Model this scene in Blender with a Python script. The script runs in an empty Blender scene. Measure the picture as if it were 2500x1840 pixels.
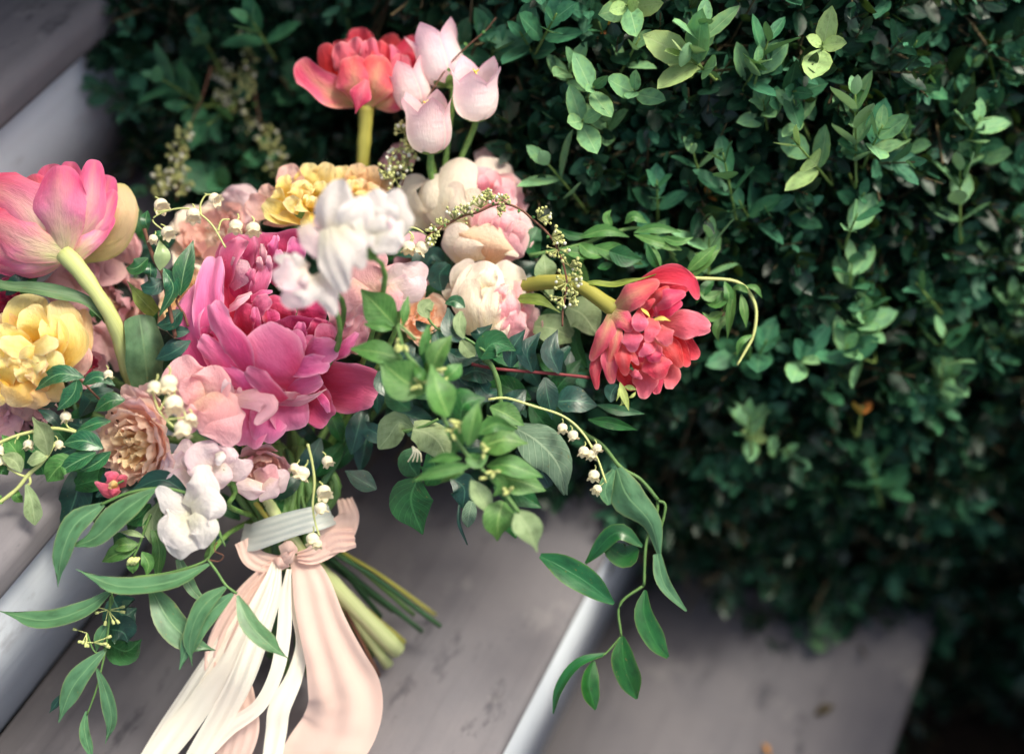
import bpy, math, random
import numpy as np
from mathutils import Vector, Matrix

# ------------------------------------------------------------------ camera, sky, sun, exposure
SC = bpy.context.scene
COL = SC.collection
PITCH = math.radians(48.3)
CAMZ = 1.2
FPX = 3571.0                      # focal length in photo pixels (80 mm on a 56 mm wide frame)
FOCUS = 0.93
cam = bpy.data.cameras.new('camera')
cam.sensor_width = 56.0
cam.lens = 80.0
cam.clip_start = 0.02
cam.clip_end = 200.0
cam.dof.use_dof = True
cam.dof.focus_distance = FOCUS
cam.dof.aperture_fstop = 2.3
camo = bpy.data.objects.new('camera', cam)
COL.objects.link(camo)
camo.location = (0, 0, CAMZ)
camo.rotation_euler = (math.pi / 2 - PITCH, 0, 0)
SC.camera = camo

TO_SUN = Vector((0.42, 0.08, 0.90)).normalized()
world = bpy.data.worlds.new('World')
SC.world = world
world.use_nodes = True
wn = world.node_tree
bg = wn.nodes.get('Background') or wn.nodes.new('ShaderNodeBackground')
sky = wn.nodes.new('ShaderNodeTexSky')
sky.sky_type = 'NISHITA'
sky.sun_disc = False
sky.sun_elevation = math.asin(TO_SUN.z)
sky.sun_rotation = math.atan2(TO_SUN.x, TO_SUN.y)
sky.air_density = 0.42
sky.dust_density = 4.0
sky.ozone_density = 0.3
wn.links.new(sky.outputs[0], bg.inputs[0])
bg.inputs[1].default_value = 0.15
sun = bpy.data.lights.new('sun', 'SUN')
sun.energy = 1.35
sun.angle = math.radians(18)
sun.color = (1.0, 0.94, 0.86)
suno = bpy.data.objects.new('sun', sun)
COL.objects.link(suno)
suno.rotation_euler = TO_SUN.to_track_quat('Z', 'Y').to_euler()
vs = SC.view_settings
vs.view_transform = 'Standard'
vs.look = 'None'
vs.exposure = 1.4
vs.gamma = 1.0
vs.use_white_balance = True      # the film is balanced for open shade
vs.white_balance_temperature = 6900
vs.white_balance_tint = -2
vs.use_curve_mapping = False
SC.cycles.max_bounces = 8
SC.cycles.transparent_max_bounces = 8
SC.cycles.use_denoising = True

# ------------------------------------------------------------------ helpers: space
CR = np.array([1.0, 0, 0])
CU = np.array([0, math.sin(PITCH), math.cos(PITCH)])
CF = np.array([0, math.cos(PITCH), -math.sin(PITCH)])
CC = np.array([0, 0, CAMZ])
PX = 0.00026


def Wd(x, y, d):
    x = np.asarray(x, float); y = np.asarray(y, float); d = np.asarray(d, float)
    return (CC + ((x - 1250) / FPX * d)[..., None] * CR + ((920 - y) / FPX * d)[..., None] * CU + d[..., None] * CF)


def W(x, y, z=0.0):
    """photo position (2500 x 1840) and height z (in photo pixels) in front of the bouquet's middle plane -> world"""
    return Wd(x, y, FOCUS - np.asarray(z, float) * PX)


def C(r, u, b):
    """direction given as right / up / towards the viewer -> world"""
    v = CR * r + CU * u - CF * b
    return v / np.linalg.norm(v)


class Zm:
    def __init__(s, ox, oy, k): s.ox, s.oy, s.k = ox, oy, k
    def __call__(s, pts):
        return np.array([W(s.ox + p[0] * s.k, s.oy + p[1] * s.k, (p[2] if len(p) > 2 else 0) ) for p in pts])
    def w(s, a): return a * s.k * PX

Z1 = Zm(0, 0, .3147); Z2 = Zm(600, 0, .3147); Z3 = Zm(0, 350, .3147); Z4 = Zm(400, 550, .2724)
Z5 = Zm(850, 350, .2724); Z6 = Zm(1200, 600, .2724); Z7 = Zm(0, 800, .3147); Z8 = Zm(850, 700, .3935)
Y1 = Zm(0, 1150, .4177); Y2 = Zm(350, 1150, .4177); Y3 = Zm(1200, 1050, .4782); Y6 = Zm(1700, 450, .3631)
Y8 = Zm(600, 380, .2059); SRC = Zm(0, 0, 1.0); OV = Zm(0, 0, 1.1136)


def unit(v):
    v = np.asarray(v, float)
    return v / np.maximum(np.linalg.norm(v, axis=-1, keepdims=True), 1e-9)


def smooth(pts, n):
    """Catmull-Rom through pts, n samples evenly spaced along its length"""
    p = np.asarray(pts, float)
    if len(p) == 2:
        t = np.linspace(0, 1, n)[:, None]
        return p[0] * (1 - t) + p[1] * t
    q = np.vstack([2 * p[0] - p[1], p, 2 * p[-1] - p[-2]])
    out = []
    for i in range(len(p) - 1):
        a, b, c, d = q[i:i + 4]
        t = np.linspace(0, 1, 24, endpoint=False)[:, None]
        out.append(.5 * (2 * b + (c - a) * t + (2 * a - 5 * b + 4 * c - d) * t * t + (3 * b - a - 3 * c + d) * t ** 3))
    out.append(p[-1:])
    out = np.vstack(out)
    s = np.concatenate([[0], np.cumsum(np.linalg.norm(np.diff(out, axis=0), axis=1))])
    s /= s[-1]
    t = np.linspace(0, 1, n)
    return np.stack([np.interp(t, s, out[:, k]) for k in range(3)], 1)


def prof(lst, t):
    """smooth interpolation of equally spaced values"""
    l = np.asarray(lst, float)
    if len(l) == 1: return np.full_like(t, l[0])
    x = np.linspace(0, 1, len(l))
    f = np.clip(t, 0, 1) * (len(l) - 1)
    i = np.minimum(f.astype(int), len(l) - 2)
    u = f - i
    q = np.concatenate([[2 * l[0] - l[1]], l, [2 * l[-1] - l[-2]]])
    a, b, c, d = q[i], q[i + 1], q[i + 2], q[i + 3]
    r = .5 * (2 * b + (c - a) * u + (2 * a - 5 * b + 4 * c - d) * u * u + (3 * b - a - 3 * c + d) * u ** 3)
    return np.maximum(r, 0.0)


def grid_faces(nu, nv, off=0, wrap=False):
    i, j = np.meshgrid(np.arange(nu - 1), np.arange(nv if wrap else nv - 1), indexing='ij')
    j2 = (j + 1) % nv
    a = i * nv + j; b = i * nv + j2; c = (i + 1) * nv + j2; d = (i + 1) * nv + j
    return np.stack([a, b, c, d], -1).reshape(-1, 4) + off


def mesh(name, v, f, mat, uv=None, smooth_=True):
    """f: (n,4) quads.  uv: per vertex"""
    v = np.asarray(v, np.float32).reshape(-1, 3)
    f = np.asarray(f, np.int32)
    me = bpy.data.meshes.new(name)
    me.vertices.add(len(v)); me.vertices.foreach_set('co', v.ravel())
    me.loops.add(f.size); me.loops.foreach_set('vertex_index', f.ravel())
    me.polygons.add(len(f))
    me.polygons.foreach_set('loop_start', np.arange(len(f), dtype=np.int32) * f.shape[1])
    if smooth_:
        me.polygons.foreach_set('use_smooth', np.ones(len(f), bool))
    if uv is not None:
        l = me.uv_layers.new(name='UVMap')
        l.data.foreach_set('uv', np.asarray(uv, np.float32).reshape(-1, 2)[f.ravel()].ravel())
    me.update(calc_edges=True)
    me.validate()
    if mat: me.materials.append(mat)
    return me


def put(name, me, parent=None):
    o = bpy.data.objects.new(name, me)
    COL.objects.link(o)
    if parent is not None: o.parent = parent
    return o


def tag(o, label=None, cat=None, group=None, kind=None):
    if label: o['label'] = label
    if cat: o['category'] = cat
    if group: o['group'] = group
    if kind: o['kind'] = kind
    return o


def thing(name, label, cat, loc, group=None):
    o = bpy.data.objects.new(name, None)
    o.empty_display_size = .01
    COL.objects.link(o)
    o.location = Vector([float(a) for a in loc])
    return tag(o, label, cat, group)


def org(o):
    """world origin of an unrotated parent chain"""
    r = np.zeros(3)
    while o is not None:
        r += np.array(o.location); o = o.parent
    return r


def part(name, geo, mat, parent, label=None, kind=None):
    v, f, uv = geo
    v = np.asarray(v).reshape(-1, 3)
    c = v[0].copy()
    o = put(name, mesh(name, v - c, f, mat, uv), parent)
    o.location = Vector(c - (org(parent) if parent is not None else 0))
    return tag(o, label, kind=kind)


def joinG(gs):
    vs_, fs, us, n = [], [], [], 0
    for v, f, u in gs:
        v = np.asarray(v).reshape(-1, 3)
        vs_.append(v); fs.append(np.asarray(f) + n); us.append(np.asarray(u).reshape(-1, 2)); n += len(v)
    return np.vstack(vs_), np.vstack(fs), np.vstack(us)


# ------------------------------------------------------------------ helpers: shapes
SEED = [11]


def rng(seed=None):
    if seed is None:
        SEED[0] += 1; seed = SEED[0]
    return np.random.default_rng(seed)


def blade(pts, hw, up=(0, 0, 1), cup=0.0, fold=0.0, tipc=.25, tipp=2.4, ruf=0.0, ruff=2.0, curl=0.0, notch=0.0, jag=0.0,
          nu=17, nv=13, twist=0.0, wob=.04, seed=None, teeth=0, sag=0.0, pleat=0.0, npl=3, crink=0.0):
    """a petal, leaf or ribbon: pts = its middle line in world space, hw = half widths in metres along it,
    up = the way its upper face looks (right, up, towards the viewer)"""
    r = rng(seed)
    n = 64
    sp = smooth(pts, n)
    T = unit(np.gradient(sp, axis=0))
    upv = C(*up)
    S = unit(np.cross(T, upv))
    N = np.cross(S, T)
    L = np.linalg.norm(np.diff(sp, axis=0), axis=1).sum()
    if twist:
        a = np.linspace(0, twist, n)[:, None]
        S, N = S * np.cos(a) + N * np.sin(a), N * np.cos(a) - S * np.sin(a)
    tt = np.linspace(0, 1, nu)
    vv = np.linspace(-1, 1, nv)
    t0, v = np.meshgrid(tt, vv, indexing='ij')
    ph = r.uniform(0, 6.28, 8)
    shrink = tipc * np.abs(v) ** tipp + notch * np.exp(-(v / .16) ** 2)
    if jag:
        shrink = shrink + jag * (np.sin(v * 9 + ph[0]) + .7 * np.sin(v * 17 + ph[1]) + .5 * np.sin(v * 29 + ph[5]))
    t = np.clip(t0 * (1 - shrink * t0 ** 2), 0, 1)
    ev = lambda A: np.stack([np.interp(t, np.linspace(0, 1, n), A[:, k]) for k in range(3)], -1)
    w = prof(hw, t0)
    w = w * (1 + wob * (np.sin(t0 * 5 + ph[2]) + np.sin(t0 * 9 + ph[3])) * np.sign(v))
    if teeth:
        w = w * (1 - .05 * np.abs(v) * ((t0 * teeth) % 1.0))
    if cup:
        cc = cup * np.clip(t0 * 3 + .25, 0, 1)
        lat = w * np.sin(v * cc) / np.sin(np.abs(cc)) * np.sign(cc)
        z = w * (1 - np.cos(v * cc)) / np.sin(np.abs(cc)) * np.sign(cc)
    else:
        lat = w * v; z = np.zeros_like(w)
    wm = max(hw)
    z = z + fold * w * np.abs(v)
    if ruf:
        z = z + ruf * wm * (np.abs(v) ** 1.6 * np.sin(t0 * 6.28 * ruff + ph[4] + np.sign(v) * ph[5]) * np.clip(t0 * 2, 0, 1)
                            + t0 ** 3 * np.sin(v * 3.1 * ruff + ph[6]))
    if pleat:
        z = z + pleat * wm * np.sin(v * 3.14 * npl + ph[7] + 1.3 * np.sin(t0 * 4 + ph[1])) * (.6 + .4 * np.sin(t0 * 5 + ph[0]))
    if crink:
        z = z + crink * wm * ((np.sin(t0 * 47 + v * 3 + ph[2]) + np.sin(t0 * 71 - v * 4.5 + ph[3])) * (.5 + .5 * np.sin(t0 * 11 + v * 2 + ph[6])))
    if curl:
        z = z + curl * wm * np.clip((t0 - .6) / .4, 0, 1) ** 2
    z = z + .04 * wm * np.sin(v * 4 + t0 * 7 + ph[7]) * np.clip(t0 * 2, 0, 1) * (1 if ruf else .5)
    P = ev(sp) + ev(S) * lat[..., None] + ev(N) * z[..., None]
    uv = np.stack([t0, (v + 1) / 2], -1)
    return P, grid_faces(nu, nv), uv


def tube(pts, rad, n=8, ns=None, closed=True):
    p = np.asarray(pts, float)
    ns = ns or max(6, 5 * len(p))
    sp = smooth(p, ns)
    T = unit(np.gradient(sp, axis=0))
    ref = np.array([.31, .77, .55])
    S = unit(np.cross(T, ref)); N = np.cross(S, T)
    rr = prof(rad if hasattr(rad, '__len__') else [rad], np.linspace(0, 1, ns))
    k_ = float(abs(p[0]).sum()) * 900
    rr = rr * (1 + .05 * np.sin(np.linspace(0, 1, ns) * 19 + k_) + .04 * np.sin(np.linspace(0, 1, ns) * 41 + k_))
    if closed:
        sp = np.vstack([sp[:1], sp, sp[-1:]]); S = np.vstack([S[:1], S, S[-1:]]); N = np.vstack([N[:1], N, N[-1:]])
        rr = np.concatenate([[rr[0] * .02], rr, [rr[-1] * .02]])
    a = np.arange(n) / n * 2 * math.pi
    P = sp[:, None] + (S[:, None] * np.cos(a)[None, :, None] + N[:, None] * np.sin(a)[None, :, None]) * rr[:, None, None]
    m = len(sp)
    uv = np.stack(np.meshgrid(np.linspace(0, 1, m), np.linspace(0, 1, n), indexing='ij'), -1)
    return P, grid_faces(m, n, wrap=True), uv


def frame(axis, roll=0.0):
    A = np.asarray(axis, float); A = A / np.linalg.norm(A)
    ref = CU if abs(A @ CU) < .9 else CR
    X = unit(np.cross(ref, A)); Y = np.cross(A, X)
    c, s = math.cos(roll), math.sin(roll)
    return A, X * c + Y * s, Y * c - X * s


def revpetal(c, fr, R, profile, phi, da, shape=(.45, .8, 1.0, .92), tipc=.18, ruf=.03, rf=2.0, jag=0.0, nu=12, nv=11, notch=0.0, seed=None, skew=0.0, lean=0.0):
    """a petal lying on a surface of revolution about the flower's axis. profile: (radius, height) from base to rim"""
    r = rng(seed)
    A, X, Y = fr
    pr = np.array([(a, b, 0.0) for a, b in profile])
    n = 48
    sp = smooth(pr, n)
    tt = np.linspace(0, 1, nu); vv = np.linspace(-1, 1, nv)
    t0, v = np.meshgrid(tt, vv, indexing='ij')
    ph = r.uniform(0, 6.28, 8)
    sh = tipc * np.abs(v) ** 2.3 + notch * np.exp(-(v / .15) ** 2)
    if jag: sh = sh + jag * (np.sin(v * 9 + ph[0]) + .6 * np.sin(v * 19 + ph[1]))
    t = np.clip(t0 * (1 - sh * t0 ** 2), 0, 1)
    rad = np.interp(t, np.linspace(0, 1, n), sp[:, 0]); z = np.interp(t, np.linspace(0, 1, n), sp[:, 1])
    ww = prof(shape, t0)
    ang = phi + v * da * ww + skew * t0
    wav = ruf * (np.sin(v * 3.14 * rf + ph[2]) * t0 ** 2 + .6 * np.sin(v * 6.3 * rf + ph[3]) * t0 ** 4 + np.abs(v) * np.sin(t0 * 7 + ph[4]) * t0)
    rad = rad * (1 + lean * v) + wav
    z = z + wav * .6 * np.sin(ph[5])
    P = c + R * (A * z[..., None] + (X * np.cos(ang)[..., None] + Y * np.sin(ang)[..., None]) * rad[..., None])
    # the inner face (towards the axis) is the upper face
    return P, grid_faces(nu, nv)[:, ::-1], np.stack([t0, (v + 1) / 2], -1)


def lathe(c, fr, R, profile, n=20, lobes=0, lobe=0.0, start=.7, nu=16, flare=0.0):
    A, X, Y = fr
    sp = smooth(np.array([(a, b, 0.0) for a, b in profile]), nu)
    a = np.arange(n) / n * 2 * math.pi
    t = np.linspace(0, 1, nu)[:, None]
    k = np.clip((t - start) / (1 - start), 0, 1)
    s = ((1 - np.abs(((a * lobes / (2 * math.pi)) % 1.0) - .5) * 2) ** .85)[None, :] if lobes else np.zeros((1, n))
    z = sp[:, 1:2] + lobe * k * (s - .55)
    rad = sp[:, 0:1] * (1 + 0 * s) + flare * k ** 2 * s
    P = c + R * (A * z[..., None] + (X * np.cos(a)[None, :, None] + Y * np.sin(a)[None, :, None]) * rad[..., None])
    uv = np.stack(np.broadcast_arrays(t, (np.arange(n) / n)[None, :]), -1)
    return P, grid_faces(nu, n, wrap=True), uv


def ball(c, r, n=7, m=5, sq=(1, 1, 1)):
    th = np.linspace(.05, math.pi - .05, m); ph = np.arange(n) / n * 2 * math.pi
    P = np.stack([np.sin(th)[:, None] * np.cos(ph) * sq[0], np.sin(th)[:, None] * np.sin(ph) * sq[1],
                  np.broadcast_to(np.cos(th)[:, None] * sq[2], (m, n))], -1) * r + c
    uv = np.stack(np.broadcast_arrays(np.linspace(0, 1, m)[:, None], np.linspace(0, 1, n)[None]), -1)
    return P, grid_faces(m, n, wrap=True)[:, ::-1], uv


# ------------------------------------------------------------------ materials
def lin(c):
    out = []
    for k in c[:3]:
        k = k / 255.0
        out.append(k / 12.92 if k <= .04045 else ((k + .055) / 1.055) ** 2.4)
    return (*out, 1.0)


class NT:
    def __init__(s, name):
        s.m = bpy.data.materials.new(name); s.m.use_nodes = True
        s.t = s.m.node_tree; s.t.nodes.clear()
        s.out = s.n('ShaderNodeOutputMaterial')
    def n(s, typ, **kw):
        x = s.t.nodes.new(typ)
        for k, v in kw.items(): setattr(x, k, v)
        return x
    def l(s, a, b): s.t.links.new(a, b)
    def math(s, op, a, b=None, c=None):
        x = s.n('ShaderNodeMath', operation=op)
        for i, v in enumerate((a, b, c)):
            if v is None: continue
            if isinstance(v, (int, float)): x.inputs[i].default_value = v
            else: s.l(v, x.inputs[i])
        return x.outputs[0]
    def mix(s, f, a, b, mode='MIX'):
        x = s.n('ShaderNodeMix', data_type='RGBA', blend_type=mode)
        for i, v in ((0, f), (6, a), (7, b)):
            if isinstance(v, (int, float)): x.inputs[i].default_value = v
            elif isinstance(v, tuple): x.inputs[i].default_value = v
            else: s.l(v, x.inputs[i])
        return x.outputs[2]
    def ramp(s, f, stops):
        x = s.n('ShaderNodeValToRGB')
        e = x.color_ramp.elements
        while len(e) < len(stops): e.new(.5)
        for el, (p, c) in zip(e, stops): el.position = p; el.color = c if len(c) == 4 else (*c, 1)
        s.l(f, x.inputs[0])
        return x.outputs[0]
    def noise(s, vec, scale, detail=3.0, rough=.55, dist=0.0):
        x = s.n('ShaderNodeTexNoise')
        x.inputs['Scale'].default_value = scale; x.inputs['Detail'].default_value = detail
        x.inputs['Roughness'].default_value = rough; x.inputs['Distortion'].default_value = dist
        if vec is not None: s.l(vec, x.inputs['Vector'])
        return x.outputs[0]
    def vec(s, a, b, c=0.0):
        x = s.n('ShaderNodeCombineXYZ')
        for i, v in enumerate((a, b, c)):
            if isinstance(v, (int, float)): x.inputs[i].default_value = v
            else: s.l(v, x.inputs[i])
        return x.outputs[0]
    def uv(s):
        u = s.n('ShaderNodeUVMap'); sp = s.n('ShaderNodeSeparateXYZ'); s.l(u.outputs[0], sp.inputs[0])
        return sp.outputs[0], sp.outputs[1]
    def rand(s): return s.n('ShaderNodeObjectInfo').outputs['Random']
    def bump(s, h, st, dist=.001):
        b = s.n('ShaderNodeBump'); b.inputs['Strength'].default_value = st; b.inputs['Distance'].default_value = dist
        s.l(h, b.inputs['Height']); return b.outputs[0]
    def finish(s, col, rough=.6, spec=.3, trans=0.0, tcol=None, normal=None, sheen=0.0, coat=0.0):
        p = s.n('ShaderNodeBsdfPrincipled')
        s.l(col, p.inputs['Base Color']) if not isinstance(col, tuple) else setattr(p.inputs['Base Color'], 'default_value', col)
        if isinstance(rough, (int, float)): p.inputs['Roughness'].default_value = rough
        else: s.l(rough, p.inputs['Roughness'])
        p.inputs['Specular IOR Level'].default_value = spec
        p.inputs['Sheen Weight'].default_value = sheen
        if normal is not None: s.l(normal, p.inputs['Normal'])
        if trans:
            tr = s.n('ShaderNodeBsdfTranslucent')
            tc = tcol if tcol is not None else col
            if isinstance(tc, tuple): tr.inputs[0].default_value = tc
            else: s.l(tc, tr.inputs[0])
            if normal is not None: s.l(normal, tr.inputs['Normal'])
            mx = s.n('ShaderNodeMixShader'); mx.inputs[0].default_value = trans
            s.l(p.outputs[0], mx.inputs[1]); s.l(tr.outputs[0], mx.inputs[2]); s.l(mx.outputs[0], s.out.inputs[0])
        else:
            s.l(p.outputs[0], s.out.inputs[0])
        return s.m


def petal_mat(name, base, mid, tip, edge=None, flame=None, back=None, streak=.35, trans=.34, rough=.6, spot=0.0, vary=.16):
    k = NT(name)
    u, v = k.uv(); rd = k.rand()
    av = k.math('ABSOLUTE', k.math('MULTIPLY_ADD', v, 2.0, -1.0))
    big = k.noise(k.vec(k.math('MULTIPLY', u, 2.5), k.math('MULTIPLY', v, 3.0), k.math('MULTIPLY', rd, 37)), 1.6, 3)
    uu = k.math('ADD', u, k.math('MULTIPLY_ADD', big, .5, -.25))
    col = k.ramp(uu, [(0.02, lin(base)), (.45, lin(mid)), (.98, lin(tip))])
    if flame:   # a paler or greener tongue up the middle of the petal
        f = k.math('MULTIPLY', k.math('SUBTRACT', 1.0, k.math('SMOOTHSTEP' if False else 'MULTIPLY', av, 1.9)), k.math('SUBTRACT', 1.15, u))
        f = k.math('ADD', f, k.math('MULTIPLY_ADD', big, .8, -.4))
        x = k.n('ShaderNodeClamp'); k.l(f, x.inputs[0])
        col = k.mix(k.math('MULTIPLY', x.outputs[0], .75), col, lin(flame))
    if edge:
        e = k.math('MULTIPLY', k.math('POWER', k.math('MAXIMUM', av, k.math('POWER', u, 3.0)), 7.0), .75)
        col = k.mix(e, col, lin(edge))
    st = k.noise(k.vec(k.math('MULTIPLY', v, 26.0), k.math('MULTIPLY', u, 2.2), k.math('MULTIPLY', rd, 91)), 1.4, 3, .6, .3)
    dark = tuple(list(c * .55 for c in lin(mid)[:3]) + [1.0])
    col = k.mix(k.math('MULTIPLY', k.math('MULTIPLY_ADD', st, 1.6, -.55), streak), col, k.mix(.5, col, dark))
    if spot:
        g = k.n('ShaderNodeTexCoord').outputs['Object']
        sp = k.math('MULTIPLY', k.math('GREATER_THAN', k.noise(g, 260, 2), .69), k.math('MULTIPLY', k.math('POWER', k.math('MAXIMUM', av, u), 4.0), spot))
        col = k.mix(sp, col, lin((150, 100, 60)))
    hsv = k.n('ShaderNodeHueSaturation')
    k.l(col, hsv.inputs['Color'])
    k.l(k.math('MULTIPLY_ADD', rd, vary * 2, 1 - vary), hsv.inputs['Value'])
    k.l(k.math('MULTIPLY_ADD', k.math('FRACT', k.math('MULTIPLY', rd, 17.3)), .024, .488), hsv.inputs['Hue'])
    col = hsv.outputs[0]
    if back:
        col = k.mix(k.math('MULTIPLY', k.n('ShaderNodeNewGeometry').outputs['Backfacing'], .8), col, lin(back))
    fine = k.noise(k.vec(k.math('MULTIPLY', v, 60.0), k.math('MULTIPLY', u, 5.0), rd), 1.5, 2)
    crk = k.noise(k.vec(k.math('MULTIPLY', v, 5.0), k.math('MULTIPLY', u, 4.0), k.math('MULTIPLY', rd, 53)), 1.5, 2)
    nm = k.bump(k.math('ADD', k.math('MULTIPLY', fine, .35), crk), .55, .0022)
    return k.finish(col, rough, .2, min(.5, trans * 1.3), normal=nm, sheen=.2)


def leaf_mat(name, top, back, rib, rough=.38, trans=.25, vein=.35, tint=None, vary=.25, spec=.4, edge=None):
    k = NT(name)
    u, v = k.uv(); rd = k.rand()
    av = k.math('ABSOLUTE', k.math('MULTIPLY_ADD', v, 2.0, -1.0))
    n1 = k.noise(k.vec(k.math('MULTIPLY', u, 3.0), k.math('MULTIPLY', v, 2.0), k.math('MULTIPLY', rd, 61)), 1.6, 4)
    t = lin(top)
    dk = tuple([c * .5 for c in t[:3]] + [1.0]); lt = lin(tint) if tint else tuple([min(1, c * 1.7) for c in t[:3]] + [1.0])
    col = k.ramp(n1, [(.25, dk), (.5, t), (.8, lt)])
    sv = k.math('PINGPONG', k.math('SUBTRACT', k.math('MULTIPLY', u, 9.0), k.math('MULTIPLY', av, 2.6)), .5)
    svm = k.math('MULTIPLY', k.math('LESS_THAN', sv, .055), vein)
    col = k.mix(svm, col, lin(rib))
    rb = k.math('MULTIPLY', k.math('LESS_THAN', av, .05), .8)
    col = k.mix(rb, col, lin(rib))
    if edge:
        col = k.mix(k.math('MULTIPLY', k.math('POWER', av, 14.0), .8), col, lin(edge))
    blot = k.noise(k.vec(k.math('MULTIPLY', u, 9.0), k.math('MULTIPLY', v, 5.0), k.math('MULTIPLY', rd, 83)), 1.7, 3)
    col = k.mix(k.math('MULTIPLY', k.ramp(blot, [(.66, (0, 0, 0, 1)), (.72, (1, 1, 1, 1))]), .45), col, lin((128, 112, 58)))
    bk = k.mix(k.math('MULTIPLY', n1, .5), lin(back), dk)
    col = k.mix(k.n('ShaderNodeNewGeometry').outputs['Backfacing'], col, bk)
    hsv = k.n('ShaderNodeHueSaturation')
    k.l(col, hsv.inputs['Color'])
    k.l(k.math('MULTIPLY_ADD', rd, vary * 2, 1 - vary), hsv.inputs['Value'])
    k.l(k.math('MULTIPLY_ADD', k.math('FRACT', k.math('MULTIPLY', rd, 13.7)), .03, .485), hsv.inputs['Hue'])
    h = k.math('ADD', k.math('MULTIPLY', n1, .6), k.math('MULTIPLY', k.math('MINIMUM', sv, .12), -2.5 * min(1.0, vein * 3 + .1)))
    h = k.math('ADD', h, k.math('MULTIPLY', k.math('LESS_THAN', av, .05), -.5))
    tc = k.mix(.5, hsv.outputs[0], lin((120, 150, 40)), 'MIX')
    return k.finish(hsv.outputs[0], rough, spec, trans, tc, normal=k.bump(h, .35, .0012))


def plain_mat(name, a, b=None, rough=.6, scale=60.0, trans=0.0, spec=.3, bump=.3, stretch=None):
    k = NT(name)
    g = k.n('ShaderNodeTexCoord').outputs['Object']
    if stretch:
        u, v = k.uv(); g = k.vec(k.math('MULTIPLY', u, stretch[0]), k.math('MULTIPLY', v, stretch[1]), k.math('MULTIPLY', k.rand(), 40))
        scale = 1.0
    n = k.noise(g, scale, 4)
    col = k.ramp(n, [(.3, lin(a)), (.7, lin(b or a))])
    hsv = k.n('ShaderNodeHueSaturation'); k.l(col, hsv.inputs['Color'])
    k.l(k.math('MULTIPLY_ADD', k.rand(), .3, .85), hsv.inputs['Value'])
    return k.finish(hsv.outputs[0], rough, spec, trans, normal=k.bump(n, bump, .001))
# ------------------------------------------------------------------ the steps and the ground
EN = np.array([0.902, -0.432, 0.0])       # the way the risers look
EE = np.array([0.432, 0.902, 0.0])        # along the step edges


def paint_mat(name, a, b, worn, grain=1.0):
    k = NT(name)
    u, v = k.uv()          # u along the edge (m), v across (m)
    vec = k.vec(k.math('MULTIPLY', u, 3.0), k.math('MULTIPLY', v, 70.0), 0.0)
    gr = k.noise(vec, 1.2, 5, .6, .4)
    cl = k.noise(k.vec(u, v, 3.3), 9.0, 5, .6)
    col = k.ramp(cl, [(.3, lin(a)), (.7, lin(b))])
    col = k.mix(k.math('MULTIPLY', k.ramp(gr, [(.52, (0, 0, 0, 1)), (.72, (1, 1, 1, 1))]), .22 * grain), col, lin(worn))
    w = k.noise(k.vec(k.math('MULTIPLY', u, 1.0), k.math('MULTIPLY', v, 2.2), 9.1), 16.0, 6, .65)
    col = k.mix(k.math('MULTIPLY', k.ramp(w, [(.60, (0, 0, 0, 1)), (.68, (1, 1, 1, 1))]), .7), col, lin(worn))
    pale = k.noise(k.vec(u, v, 21.0), 22.0, 5, .6)
    col = k.mix(k.math('MULTIPLY', k.ramp(pale, [(.60, (0, 0, 0, 1)), (.70, (1, 1, 1, 1))]), .12), col, lin((204, 196, 194)))
    h = k.math('ADD', k.math('MULTIPLY', gr, .8 * grain), k.math('MULTIPLY', w, .6))
    return k.finish(col, .8, .15, normal=k.bump(h, .5, .002))


M_TREAD = paint_mat('tread_paint', (98, 95, 102), (117, 112, 117), (68, 66, 73))
M_RISER = paint_mat('riser_paint', (186, 191, 203), (198, 202, 212), (160, 160, 170), .9)


def prism(secs, e0, e1, mat, name, parent, ns=24):
    """a board: its cross section (along EN, z) swept along EE"""
    s = np.array(secs, float)
    es = np.linspace(e0, e1, ns)
    P = es[:, None, None] * EE + s[None, :, 0:1] * EN + s[None, :, 1:2] * np.array([0, 0, 1.0])
    d = np.concatenate([[0], np.cumsum(np.linalg.norm(np.diff(s, axis=0), axis=1))])
    uv = np.stack(np.broadcast_arrays(es[:, None] + 7 * s[0, 1], (d + s[0, 1] * 3)[None, :]), -1)
    f = grid_faces(ns, len(s), wrap=True)
    return part(name, (P, f, uv), mat, parent)


def build_steps():
    st = thing('staircase', 'grey painted wooden steps with pale risers under the bouquet', 'steps', EN * -.2 + np.array([0, 0, .15]))
    st['kind'] = 'structure'
    edges = [(-.93, .75), (-.648, .60), (-.506, .45), (-.2076, .30), (.036, .15)]
    for i, (n, z) in enumerate(edges):
        T = .014 if i == 3 else .032
        back = edges[i - 1][0] - .012 if i else n - .3
        r = min(.011, T * .42)
        arc = [(n - r + r * math.sin(a), z - r + r * math.cos(a)) for a in np.linspace(0, math.pi / 2, 6)]
        arc2 = [(n - r + r * math.cos(a), z - T + r - r * math.sin(a)) for a in np.linspace(0, math.pi / 2, 6)]
        e1 = 1.25 if i < 4 else .98
        prism([(back, z), (n - .1, z + .0004)] + arc + arc2 + [(back, z - T)], -.75, e1, M_TREAD, 'tread', st)
        rb = n - (.005 if i == 3 else .014)
        prism([(rb - .02, z - T - .0005), (rb, z - T - .0005), (rb, z - .15 + .001), (rb - .02, z - .15 + .001)], -.74, e1 - .01, M_RISER, 'riser', st)
    return st


build_steps()

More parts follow.
